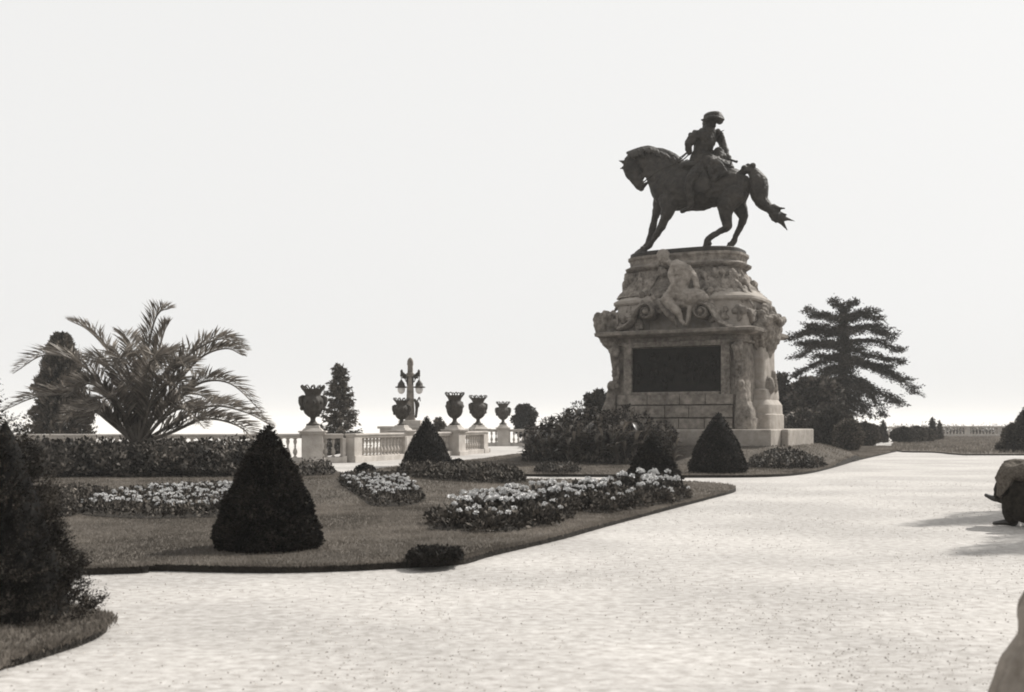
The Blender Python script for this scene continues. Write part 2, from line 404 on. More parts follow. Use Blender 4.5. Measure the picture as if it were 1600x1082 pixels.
# frame round relief
b = MB()
for c, d in (((-1.72, -1.62, pz(3.1)), (.3, .22, 1.64)), ((1.74, -1.62, pz(3.1)), (.3, .22, 1.64)), ((0, -1.62, pz(4.0)), (3.8, .24, .18)), ((0, -1.63, pz(2.34)), (3.1, .3, .1))): b.box(c, d)
b.build('relief_frame', M['carved'], ped, bevel=.02)
rg = rng_(7); b = MB()
b.box((0, -1.57, pz(3.13)), (3.12, .12, 1.5))
for i in range(46):
    x, z = rg.uniform(-1.4, 1.4), rg.uniform(2.6, 3.6); s_ = rg.uniform(.05, .11)
    b.ell((x, -1.63, pz(z)), (s_, .06, s_*1.4), n=8); b.ell((x, -1.67, pz(z+s_*1.8)), (s_*.5, .05, s_*.55), n=8)
    a = rg.uniform(-1, 1); b.tube([(x, -1.66, pz(z), .02), (x+a*.15, -1.69, pz(z+.12), .018), (x+a*.3, -1.67, pz(z+.2), .012)], n=6, sub=2)
b.build('bronze_relief', M['plaque'], ped, smooth=50)
# entablature
b = MB()
b.sup([(pz(3.98), 2.4, 1.64, 20), (pz(4.0), 2.46, 1.7, 20), (pz(4.06), 2.46, 1.7, 20), (pz(4.08), 2.4, 1.62, 20), (pz(4.24), 2.4, 1.62, 20), (pz(4.27), 2.74, 2.06, 20), (pz(4.31), 2.78, 2.12, 20), (pz(4.33), 2.84, 2.2, 20), (pz(4.43), 2.86, 2.22, 20), (pz(4.46), 2.78, 2.12, 20)], n=96)
b.build('cornice', M['stone'], ped, smooth=30)
# end bays with flared foot (right and left ends)
for sx in (1, -1):
    b = MB(); rows = [(1.13, .5, 1.05, 5), (1.62, .5, 1.05, 5), (1.65, .46, 1.0, 5), (1.95, .45, .98, 5), (2.12, .34, .86, 5), (2.2, .36, .88, 5), (2.46, .33, .84, 5), (2.5, .24, .7, 5), (4.1, .22, .68, 5), (4.2, .3, .78, 5)]
    b.sup([(pz(z), U, V, e) for z, U, V, e in rows], c=(sx*2.5, .1), n=40)
    b.build('end_buttress', M['plinth'], ped, smooth=30)
    b = MB()
    b.tube([(sx*2.76, -.25, pz(2.5), .22), (sx*2.74, -.25, pz(2.75), .2), (sx*2.7, -.25, pz(2.86), .1)], n=12); b.tube([(sx*2.74, .35, pz(2.5), .18), (sx*2.7, .35, pz(3.0), .16)], n=12); b.box((sx*2.72, .05, pz(2.6)), (.12, .9, .3))
    b.build('buttress_ornament', M['carved'], ped, smooth=60)
# upper attic
b = MB()
b.sup([(pz(4.45), 2.44, 1.15, 5), (pz(5.12), 2.42, 1.15, 5)], n=90)
for sx in (1, -1): b.sup([(pz(4.45), .66, 1.68, 8), (pz(5.12), .64, 1.62, 8)], c=(sx*1.78, 0), n=40)
b.sup([(pz(5.10), 2.42, 1.62, 5), (pz(5.42), 2.42, 1.62, 5)], n=90)
b.sup([(pz(5.40), 2.5, 1.66, 5), (pz(5.46), 2.56, 1.7, 5), (pz(5.54), 2.56, 1.7, 5), (pz(5.72), 2.34, 1.55, 4), (pz(5.8), 2.3, 1.52, 4)], n=90)
b.build('attic', M['plinth'], ped, smooth=30)
b = MB(); rows = [(5.7, 2.36, 1.6, 4), (5.95, 2.22, 1.5, 4), (6.2, 2.08, 1.38, 3.6), (6.45, 1.98, 1.28, 3.4), (6.66, 1.93, 1.2, 3.2)]
rr = cr(rows, 10); b.sup([(pz(z), U, V, e) for z, U, V, e in rr], c=(-.14, 0), n=180)
neck = b.build('attic_neck', M['carved'], ped, smooth=80)
for v in neck.data.vertices:
    q = v.co*3.2; d = .06*noise.noise(q)+.05*noise.noise(q*2.7); l = math.hypot(v.co.x, v.co.y)
    v.co.x += v.co.x/l*d; v.co.y += v.co.y/l*d
b = MB()
b.sup([(pz(6.6), 2.0, 1.26, 3.2), (pz(6.68), 2.13, 1.36, 3.2), (pz(6.74), 2.15, 1.38, 3.2), (pz(6.8), 2.02, 1.28, 3.2), (pz(6.84), 1.98, 1.25, 3.2), (pz(6.98), 2.0, 1.26, 3.2), (pz(7.04), 2.06, 1.3, 3.2), (pz(7.12), 2.06, 1.3, 3.2)], c=(-.16, 0), n=90)
b.build('top_moulding', M['stone'], ped, smooth=30)
# trophies and drapery carved on the sloping neck and attic
rg = rng_(11); b = MB()
for i in range(150):
    an = rg.uniform(0, 2*math.pi); z = rg.uniform(4.7, 6.45); t = (z-4.6)/1.9
    U, V = 2.5-.5*t, 1.66-.4*t; c_, s_ = math.cos(an), math.sin(an)
    if s_ < -.6 and abs(c_) < .35 and z < 5.6: continue
    x, y = U*np.sign(c_)*abs(c_)**.5-.1*t, V*np.sign(s_)*abs(s_)**.5
    k = rg.uniform(.07, .2)
    b.ell((x, y, pz(z)), (k, k*.7, k*rg.uniform(.8, 1.8)), rot=(rg.uniform(-.6, .6), rg.uniform(-.8, .8), an), n=10)
for i in range(26):   # hanging folds and flag staffs
    an = rg.uniform(math.pi, 2*math.pi); c_, s_ = math.cos(an), math.sin(an)
    z1 = rg.uniform(5.9, 6.5); z0 = z1-rg.uniform(.5, 1.1); q = rg.uniform(-.5, .5)
    f = lambda z, dx: ((2.5-.5*(z-4.6)/1.9)*np.sign(c_)*abs(c_)**.5+dx, (1.7-.4*(z-4.6)/1.9)*np.sign(s_)*abs(s_)**.5-.04, pz(z))
    b.tube([f(z1, 0)+(.06, .04), f((z0+z1)/2, q*.5)+(.09, .06), f(z0, q)+(.04, .03)], n=8)
for i in range(90):   # clutter over the lower attic wall beside the scrolls and behind the figure
    x = rg.uniform(-2.45, 2.45); low = abs(x) > 1.25
    z = rg.uniform(4.5, 5.15) if low else rg.uniform(5.12, 5.75)
    if x > 1.35 and z > 5.1: continue
    k = rg.uniform(.06, .15); b.ell((x, -1.66 if low else -1.7+rg.uniform(0, .1), pz(z)), (k, k*.8, k*rg.uniform(.7, 1.6)), rot=(0, rg.uniform(-.8, .8), 0), n=9)
for i in range(30):
    y = rg.uniform(-1.5, 1.3); z = rg.uniform(4.5, 5.1); k = rg.uniform(.07, .15); b.ell((2.44, y, pz(z)), (k, k, k*1.2), n=9)
organic(b, 'trophy_relief', M['carved'], ped, .03, 1, .035, 7)
# volutes of the broken pediment
def volute(b, cx, cz, r0, sgn, tail, y=-1.92, th=.07, wd=.2):
    pts = []
    for k in range(0, 31):
        a = k/30*3.6*math.pi; r = .05+(r0-.05)*k/30
        pts.append((cx+sgn*r*math.sin(a-.1*math.pi), y, cz+r*math.cos(a-.1*math.pi), wd, th))
    for p in tail: pts.append((p[0], y, p[1], wd, th*1.15))
    b.tube(pts, side=(0, 1, 0), n=10, sub=2); b.ell((cx, y-.1, cz), (.09, .16, .09))
b = MB()
cL = PL(1010, 488, -1.9); cR = PL(1097, 487, -1.9)
tl = [PL(x, y, -1.9) for x, y in ((996, 494), (988, 506), (970, 514))]; tr = [PL(x, y, -1.9) for x, y in ((1111, 490), (1120, 503), (1144, 512))]
def scroll(b, c, r0, sgn, tail, y):
    pts = []
    n = 30
    for k in range(n+1):
        a = -math.pi/2*0+k/n*3.0*math.pi; r = .04+(r0-.04)*(k/n)
        # ends at top-outside of the eye, then sweeps outwards and down
        pts.append((c[0]+sgn*r*math.sin(a), y, c[2]-r*math.cos(a), .24, .06))
    for p in tail: pts.append((p[0], y, p[2], .24, .10))
    b.tube(pts, n=10, sub=2); b.ell((c[0], y-.2, c[2]), (.09, .12, .09)); b.tube([(c[0], y+.5, c[2], .25), (c[0], y+.1, c[2], .25)], n=20, sub=1)
scroll(b, cL, .27, 1, [PL(x, y, -1.9) for x, y in ((998, 482), (991, 495), (984, 507), (968, 515))], -1.86)
b.build('volute', M['carved'], ped, smooth=60); b = MB()
scroll(b, cR, .27, -1, [PL(x, y, -1.9) for x, y in ((1109, 479), (1117, 492), (1126, 504), (1146, 513))], -1.86)
b.build('volute', M['carved'], ped, smooth=60)
# consoles with heads at the front corners
for sx in (-1, 1):
    b = MB(); x = sx*2.18
    b.tube([(x, -1.72, pz(3.92), .17, .13), (x, -1.78, pz(3.7), .16, .14), (x, -1.72, pz(3.3), .13, .1), (x, -1.68, pz(2.95), .1, .09), (x, -1.7, pz(2.6), .13, .1)], side=(1, 0, 0), n=12)
    b.ell((x-.02, -1.86, pz(3.78)), (.13, .13, .17)); b.ell((x+.1, -1.86, pz(3.68)), (.09, .1, .12)); b.ell((x-.12, -1.84, pz(3.84)), (.08, .09, .1))
    for k in range(6): b.ell((x+.04*math.sin(k*1.4), -1.8, pz(3.5-.13*k)), (.085-.006*k, .07, .075), n=9)
    b.tube([(x+.12, -1.74, pz(3.4), .05), (x+.15, -1.78, pz(3.0), .05), (x+.02, -1.76, pz(2.7), .06)], n=8)
    b.ell((x+sx*.1, -1.84, pz(2.6)), (.14, .15, .2)); b.ell((x+sx*.1, -1.95, pz(2.66)), (.07, .07, .09))
    b.tube([(x+sx*.12, -1.78, pz(2.4), .16, .13), (x+sx*.14, -1.8, pz(2.05), .2, .16), (x+sx*.2, -1.82, pz(1.65), .29, .22), (x+sx*.2, -1.82, pz(1.18), .3, .24)], side=(1, 0, 0), n=14)
    organic(b, 'corner_console', M['carved'], ped, .025, 2, .012, 9)
# corner cartouches and end trophies
def cartouche(c, s=1, seed=1, down=.7):
    rg = rng_(seed); b = MB(); x, y, z = c; o = np.array((x, y, 0)); d = o/np.linalg.norm(o)
    b.ell((x, y, pz(4.72)), (.36*s, .36*s, .44*s)); b.ell((x+d[0]*.14, y+d[1]*.14, pz(4.8)), (.26*s, .26*s, .3*s))
    b.ell((x, y, pz(5.08)), (.2*s, .2*s, .2*s))
    for k in range(16):
        a = rg.uniform(0, 6.28); r = rg.uniform(.15, .38)*s
        b.ell((x+r*math.cos(a), y+r*math.sin(a), pz(4.5+rg.uniform(0, .6))), (.12*s, .12*s, rg.uniform(.08, .2)*s), n=8)
    for k in range(5):
        a = k*1.25; b.tube([(x+.2*s*math.cos(a), y+.2*s*math.sin(a), pz(5.1), .07), (x+.42*s*math.cos(a), y+.42*s*math.sin(a), pz(5.1), .06), (x+.46*s*math.cos(a), y+.46*s*math.sin(a), pz(4.75), .07), (x+.32*s*math.cos(a), y+.32*s*math.sin(a), pz(4.5), .05)], n=8)
    b.tube([(x, y, pz(4.6), .4*s), (x-d[0]*.1, y-d[1]*.1, pz(4.25), .36*s), (x-d[0]*.3, y-d[1]*.3, pz(4.25-down*.5), .24*s), (x-d[0]*.5, y-d[1]*.5, pz(4.25-down), .1*s)], n=12)
    return organic(b, 'cartouche', M['carved'], ped, .03, 2, .03, 7)
cartouche((-2.52, -1.7, 0), .88, 1, .6); cartouche((2.32, 1.42, 0), .85, 3, .6); cartouche((-2.7, 1.7, 0), .9, 4, .6)
for sx in (1, -1):
    b = MB(); x = sx*2.42; Rg = []
    for z, rx, ry in ((5.0, .30, .75), (4.85, .5, 1.0), (4.62, .52, 1.12), (4.42, .53, 1.14), (4.2, .52, 1.02), (3.95, .4, .78), (3.7, .28, .5), (3.45, .2, .26), (3.3, .1, .1)):
        an = np.linspace(0, 2*math.pi, 48, endpoint=False); k = 1+.06*np.cos(an*11)
        Rg.append(np.c_[x+sx*.08+rx*np.cos(an)*k, .05+ry*np.sin(an)*k, np.full(48, pz(z))])
    b.rings(Rg)
    for yy, zz in ((-.75, 4.9), (-.4, 5.1), (0, 5.2), (.45, 5.12), (.85, 4.95)): b.ell((x+sx*.2, yy, pz(zz)), (.2, .2, .22)); b.ell((x+sx*.36, yy, pz(zz-.25)), (.16, .17, .16))
    b.tube([(x+sx*.2, -1.0, pz(4.55), .1), (x+sx*.58, -.5, pz(4.85), .12), (x+sx*.66, .05, pz(4.7), .13), (x+sx*.58, .6, pz(4.85), .12), (x+sx*.2, 1.1, pz(4.55), .1)], n=12)
    organic(b, 'end_trophy', M['carved'], ped, .03, 1, .05, 6)
# seated carved figure (twice life size) in the pediment, in photo pixels
b = MB(); y0 = -1.95
def T(pts, y=y0, **k): b.tube([PL(p[0], p[1], y+(p[4] if len(p) > 4 else 0))+(p[2], p[3]) for p in pts], n=14, **k)
T([(1062, 457, .32, .3), (1065, 444, .29, .27), (1067, 432, .31, .28), (1064, 421, .34, .27), (1058, 414, .24, .18)])
T([(1056, 417, .1, .1), (1048, 412, .1, .1), (1042, 408, .12, .12)])
b.ell(PL(1037, 404, y0), (.2, .2, .25), rot=(0, -.35, 0)); b.ell(PL(1036, 399, y0+.05), (.22, .22, .2)); b.ell(PL(1032, 407, y0-.16), (.04, .06, .06)); b.ell(PL(1030, 413, y0), (.09, .1, .07))
T([(1060, 453, .26, .25), (1049, 461, .22, .22, -.12), (1041, 468, .18, .18, -.25)])
T([(1041, 468, .17, .17, -.25), (1048, 477, .17, .17, -.25), (1058, 487, .13, .13, -.25), (1063, 496, .07, .07, -.15), (1066, 503, .07, .07, -.2), (1072, 507, .06, .05, -.3)])
T([(1062, 460, .25, .25), (1076, 464, .27, .27), (1090, 463, .25, .26), (1099, 466, .16, .18)])
T([(1088, 468, .12, .12), (1080, 480, .12, .12), (1076, 492, .08, .08), (1074, 504, .07, .07), (1068, 508, .06, .05)])
T([(1052, 418, .12, .12, -.18), (1048, 430, .11, .11, -.25), (1052, 442, .09, .09, -.3), (1047, 452, .07, .07, -.32), (1043, 459, .06, .05, -.3)])
T([(1074, 420, .14, .14, .02), (1083, 430, .12, .11, .05), (1088, 443, .1, .1, 0), (1090, 455, .08, .08, 0)])
T([(1050, 470, .2, .14, .1), (1062, 476, .3, .16, .1), (1078, 474, .26, .14, .1)])
fig = organic(b, 'seated_figure', M['figure'], ped, .022, 1, .03, 9)
b = MB(); b.tube([PL(1052, 500, -1.9)+(.1,), PL(1046, 492, -1.95)+(.12,), PL(1036, 482, -1.9)+(.1,), PL(1028, 470, -1.8)+(.08,)], n=8)
b.tube([PL(1056, 508, -1.95)+(.05,), PL(1054, 496, -1.95)+(.06,), PL(1044, 486, -1.95)+(.06,)], n=8)
b.box(PL(1062, 470, -1.72), (1.0, .35, .55))
organic(b, 'figure_seat', M['carved'], ped, .035, 2, .04, 7)

# ------------------------------------------------------------------ bronze horseman
st = empty('equestrian_statue', (PC[0], PC[1], 7.10), -PA, 'dark bronze rider in a cocked hat on an arch-necked horse', 'statue')
def Q(px, py, y=0.0): p = PL(px, py, y); return (p[0], p[1], p[2]+PEDZ-7.10)
b = MB()
b.sup([(0, 1.98, 1.24, 3.2), (.16, 1.97, 1.23, 3.2), (.19, 1.93, 1.19, 3.2)], c=(-.17, 0), n=80)
bp = b.build('base_plate', M['bronze'], st, smooth=30)
px2 = 1/44.7
b = MB()
def HB(pts, **k): b.tube([Q(p[0], p[1], p[4] if len(p) > 4 else 0)+(p[2], p[3]*px2) for p in pts], n=18, **k)
HB([(1158, 291, .36, 18), (1150, 291, .50, 26), (1134, 292, .56, 29), (1112, 294, .56, 30), (1088, 294, .57, 33), (1062, 293, .56, 37), (1044, 292, .48, 38), (1032, 297, .36, 28)])
HB([(1050, 282, .44, 34), (1038, 268, .38, 33), (1026, 257, .30, 28), (1012, 250, .24, 21), (998, 248, .20, 16.5), (986, 251, .17, 12)])
HB([(986, 249, .18, 12), (988, 259, .20, 16.5), (991, 270, .17, 15), (996, 282, .14, 10.5), (1000, 291, .13, 7.5), (1002, 294, .12, 5.5)])
b.tube([Q(1006, 291, 0)+(.09, .07), Q(1010, 287, 0)+(.07, .05)], n=8)
for y, t in ((-.1, (966, 251)), (.1, (970, 253))):
    b.tube([Q(978, 255, y)+(.07, .07), Q((978+t[0])/2, (255+t[1])/2, y)+(.06, .06), Q(t[0], t[1], y)+(.015, .015)], n=8)
b.tube([Q(975, 262, -.05)+(.07, .06), Q(969, 264, -.05)+(.03, .03)], n=8)
# forelegs
HB([(1046, 312, .25, 19, -.26), (1044, 328, .22, 12, -.28), (1037, 347, .15, 7, -.28), (1029, 362, .115, 6, -.28), (1021, 374, .075, 4.4, -.28), (1015, 384, .08, 4.6, -.28), (1009, 389, .07, 4, -.28), (1005, 393, .11, 5.5, -.28), (1001, 397, .13, 6.5, -.28)])
HB([(1036, 312, .25, 18, .26), (1028, 328, .2, 9, .27), (1022.5, 344, .14, 5, .27), (1020, 358, .115, 6.2, .27), (1015, 372, .075, 4.4, .27), (1011, 382, .08, 4.4, .27), (1004, 390, .07, 4.4, .27), (1000, 394, .11, 5, .27), (996, 398, .13, 6, .27)])
# hind legs: forward one then rear one
HB([(1146, 300, .30, 24, -.24), (1136, 320, .26, 17, -.27), (1134, 336, .18, 10, -.27), (1136, 349, .12, 8.5, -.27), (1136, 356, .11, 6.5, -.27), (1126, 362, .085, 5, -.27), (1112, 370, .08, 4.8, -.27), (1106, 375, .085, 5.2, -.27), (1104, 382, .085, 4.8, -.27), (1104, 388, .12, 6, -.27)])
HB([(1152, 300, .30, 22, .24), (1154, 318, .24, 13, .27), (1159, 332, .17, 9.5, .27), (1161, 342, .12, 7.4, .27), (1157, 354, .085, 5.2, .27), (1150, 368, .08, 4.8, .27), (1146, 378, .09, 5.3, .27), (1140, 384, .075, 4.4, .27), (1138, 389, .12, 6.2, .27)])
b.ell(Q(1004, 276, -.14), (.1, .06, .14)); b.ell(Q(985, 262, -.15), (.05, .05, .05))
b.tube([Q(1078, 326, -.1)+(.08,), Q(1095, 326, 0)+(.1,), Q(1108, 323, 0)+(.08,)], n=8)
for hx, hy, hl in ((1000, 396, -.28), (995, 397, .27), (1103.5, 388, -.27), (1136, 389, .27)):
    c = Q(hx, hy, hl); b.tube([(c[0]+.06, c[1], .36, .085), (c[0]+.02, c[1], .29, .12), (c[0]-.03, c[1], .21, .16)], n=12)
    b.ell((c[0]+.1, c[1], .42), (.1, .09, .1))
horse = organic(b, 'horse', M['bronze'], st, .022, 3, .022, 5)
b = MB(); rg = rng_(3)
for k in range(46):        # mane locks along the crest
    t = k/45; px_ = 980+72*t; py_ = 238-10*math.sin(min(t*1.5, 1)*math.pi*.62)+ (0 if t < .45 else 30*(t-.45)**1.25)
    y = rg.uniform(-.22, .05); l = rg.uniform(8, 17)
    b.tube([Q(px_, py_+1, y*.3)+(.05,), Q(px_+rg.uniform(0, 4), py_+l*.5, -.26+.05*rg.random())+(.045,), Q(px_+rg.uniform(2, 8), py_+l, -.33)+(.015,)], n=6, sub=2)
organic(b, 'mane', M['bronze'], horse, .028, 1)
b = MB()      # tied tail
b.tube([Q(1160, 270)+(.12,), Q(1170, 266)+(.13,), Q(1179, 273)+(.22,), Q(1185, 285)+(.31,), Q(1186, 300)+(.32,), Q(1190, 315)+(.24,), Q(1203, 327)+(.16,), Q(1214, 338)+(.14,), Q(1221, 346)+(.07,)], n=14)
b.tube([Q(1184, 290, -.05)+(.16,), Q(1180, 308, -.05)+(.1,), Q(1181, 320, -.05)+(.02,)], n=8)
for c in ((1163, 263), (1169, 260), (1176, 259), (1172, 266), (1165, 268)): b.ell(Q(c[0], c[1], rg.uniform(-.1, .1)), (.11, .1, .1))
for tip, a in (((1242, 346), (1214, 336)), ((1230, 360), (1216, 342)), ((1222, 352), (1210, 342)), ((1226, 326), (1208, 324)), ((1213, 349), (1206, 336)), ((1230, 336), (1212, 332)), ((1238, 344), (1222, 342))):
    b.tube([Q(*a)+(.11,), Q((a[0]+tip[0])/2, (a[1]+tip[1])/2+rg.uniform(-2, 2), rg.uniform(-.1, .1))+(.07,), Q(*tip, y=rg.uniform(-.1, .1))+(.018,)], n=8)
organic(b, 'tail', M['bronze'], st, .025, 1, .02, 5)
b = MB()      # saddle cloth and girth
b.tube([Q(1070, 262)+(.42, .2), Q(1090, 262)+(.55, .18), Q(1115, 264)+(.56, .17), Q(1136, 268)+(.5, .12)], n=18)
b.tube([Q(1078, 262)+(.3, .2), Q(1074, 254)+(.22, .1)], n=10); b.tube([Q(1128, 262)+(.35, .2), Q(1140, 262)+(.3, .15)], n=10)
b.tube([Q(1088, 268, -.5)+(.1, .3), Q(1092, 285, -.58)+(.08, .42), Q(1094, 300, -.58)+(.06, .4)], side=(0, 1, 0), n=12)
organic(b, 'saddle', M['bronze'], horse, .03, 3, .02, 6)
# rider
rider = None; b = MB()
def RB(pts, n=14): b.tube([Q(p[0], p[1], p[4] if len(p) > 4 else 0)+(p[2], p[3]*px2) for p in pts], n=n)
RB([(1095, 256, .38, 20), (1095, 246, .34, 16), (1098, 235, .31, 14.5), (1101, 222, .38, 17), (1104, 212, .40, 16), (1107, 205, .26, 11)])
for c in ((1080, 213, -.35), (1086, 208, -.2), (1127, 211, .3), (1129, 215, .25), (1122, 206, .2), (1076, 228, -.5)): b.ell(Q(*c), (.1, .1, .11))
b.tube([Q(1126, 206, .2)+(.03,), Q(1131, 204, .2)+(.02,)], n=6)
RB([(1109, 205, .12, 7), (1110, 196, .12, 7.5)])
b.ell(Q(1111, 190, 0), (.19, .17, .23)); b.ell(Q(1119, 191, -.06), (.04, .04, .06)); b.ell(Q(1104, 195, 0), (.16, .18, .2)); b.ell(Q(1105, 201, 0), (.15, .2, .13))
b.ell(Q(1117, 197, -.03), (.06, .08, .06))
RB([(1091, 211, .15, 8, -.32), (1083, 216, .14, 7.5, -.42), (1077, 224, .13, 6.5, -.46), (1075, 231, .12, 6, -.44), (1077, 238, .09, 4.5, -.36), (1076, 240, .07, 3.6, -.3)])
RB([(1118, 212, .15, 8, .3), (1126, 219, .14, 6.5, .38), (1131, 231, .13, 6, .36), (1135, 243, .1, 5, .2), (1138, 250, .09, 4.5, .1), (1141, 254, .08, 3.6, .05)])
RB([(1124, 209, .1, 4.5, .3), (1127, 214, .08, 3.6, .32)])
# coat skirts
RB([(1100, 246, .36, 10), (1112, 251, .4, 9), (1124, 255, .42, 9), (1138, 260, .32, 7)])
RB([(1122, 240, .2, 9, .1), (1128, 250, .26, 9, .1), (1134, 258, .26, 7, .1)])
RB([(1104, 250, .16, 8, -.42), (1116, 262, .12, 13, -.55), (1124, 276, .07, 14, -.6)])
for s_ in (-1, 1):
    RB([(1100, 258, .2, 10, .3*s_), (1088, 270, .19, 10, .56*s_), (1078, 284, .16, 8, .68*s_), (1076, 292, .15, 7.5, .7*s_), (1078, 306, .12, 6, .68*s_), (1079, 318, .085, 4.4, .64*s_), (1076, 326, .09, 4, .64*s_), (1067, 330, .08, 3, .66*s_)])
rider = organic(b, 'rider', M['bronze'], st, .022, 2, .045, 5)
b = MB()      # cocked hat
b.ell(Q(1112, 183.5), (.30, .26, .19)); b.ell(Q(1124, 186, 0), (.15, .24, .19)); b.ell(Q(1116, 180.5), (.28, .22, .14))
b.tube([Q(1106, 188, .1)+(.12, .1), Q(1101, 188, .05)+(.1, .07), Q(1096, 187.5, 0)+(.03, .03)], n=8)
b.tube([Q(1101, 187, -.1)+(.05,), Q(1108, 184, -.3)+(.07,), Q(1120, 184, -.3)+(.07,), Q(1130, 187, -.1)+(.05,)], n=8)
b.tube([Q(1101, 187, .1)+(.05,), Q(1108, 183, .3)+(.07,), Q(1120, 183, .3)+(.07,), Q(1130, 186, .1)+(.05,)], n=8)
hat = organic(b, 'hat', M['bronze'], rider, .02, 1, .01, 9)
b = MB(); b.tube([Q(1136, 248, .08)+(.035,), Q(1150, 253, -.1)+(.04,), Q(1151, 253, -.1)+(.05,)], n=8, sub=2); b.build('baton', M['bronze'], rider, smooth=60)
b = MB()
for a, c, yy in (((1075, 238), (1050, 258), -.36), ((1077, 241), (1060, 254), -.3), ((1076, 236), (1055, 250), .1)):
    b.tube([Q(a[0], a[1], -.3)+(.022,), Q((a[0]+c[0])/2, (a[1]+c[1])/2+1.5, (yy-.3)/2)+(.02,), Q(c[0], c[1], yy)+(.022,)], n=6)
b.tube([Q(1050, 258, -.37)+(.022,), Q(1030, 266, -.37)+(.022,), Q(1008, 283, -.22)+(.022,), Q(1003, 288, -.13)+(.022,)], n=6)
b.build('reins', M['bronze'], st, smooth=60)

# ------------------------------------------------------------------ balustrades, urns, lamp
BAL = [(.055, 0), (.055, .03), (.035, .045), (.03, .07), (.05, .11), (.066, .17), (.062, .22), (.035, .30), (.022, .345), (.022, .36), (.04, .37), (.04, .385), (.022, .395), (.022, .41), (.04, .46), (.055, .53), (.05, .57), (.03, .60), (.05, .615), (.05, .64)]
def balustrade(p0, p1, piers, label, h=.98, sp=.24, m='white', gap=None, name='balustrade'):
    p0 = np.array(p0, float); p1 = np.array(p1, float); L = np.linalg.norm(p1-p0); rz = math.atan2(*(p1-p0)[::-1])
    e = empty(name, (p0[0], p0[1], 0), rz, label, 'balustrade')
    zr = h-.15; zb = h-.15-.64*(h/.98)
    ks = h/.98
    b = MB(); b.box((L/2, 0, zb/2-.02), (L, .44, zb+.04)); b.build('base_course', M[m], e, bevel=.012)
    b = MB(); b.box((L/2, 0, zr+.045), (L, .34, .09)); b.box((L/2, 0, zr+.116), (L+.02, .42, .068)); b.build('top_rail', M[m], e, bevel=.018)
    for t, w_ in piers:
        b = MB(); b.box((t, 0, zr/2+zb/2-.001), (w_, .4, zr-zb+.004)); b.box((t, 0, zb/2+.01), (w_+.06, .5, zb+.05)); b.build('pier', M[m], e, bevel=.01)
    base = None; x = sp/2
    while x < L:
        if all(abs(x-t) > w_/2+.07 for t, w_ in piers):
            if base is None:
                b = MB(); b.lathe([(r*1.15, z*ks) for r, z in BAL], (0, 0, zb), n=12); b.box((0, 0, zb+.012), (.13, .13, .03)); b.box((0, 0, zr-.015), (.13, .13, .03))
                base = b.build('baluster', M[m], e, smooth=50); base.location.x = x
            else:
                c = base.copy(); COL.objects.link(c); c.parent = e; c.location.x = x
        x += sp
    return e
balustrade((-20.5, 35.0), (-7.05, 36.4), [(0.3, .6), (4.5, .6), (9.0, .6)], 'long stone balustrade behind the palm bed, left of the first urn')
balustrade((-6.4, 36.6), (-5.75, 36.85), [(.72, .1)], 'short piece of balustrade just right of the big urn', sp=.26)
runA0 = (-5.5, 36.95); runA1 = (-1.25, 48.6)
La = math.hypot(runA1[0]-runA0[0], runA1[1]-runA0[1])
balustrade(runA0, runA1, [(.22, .55), (La*.345, .55), (La*.70, .55), (La-.25, .5)], 'stone balustrade running back behind the clipped cone, between the urns', sp=.27)
balustrade((-2.1, 63.5), (14, 63.5), [(1.7, .6), (7, .6), (12, .6)], 'far stone balustrade behind the round shrub, beneath the smallest urn', sp=.26)

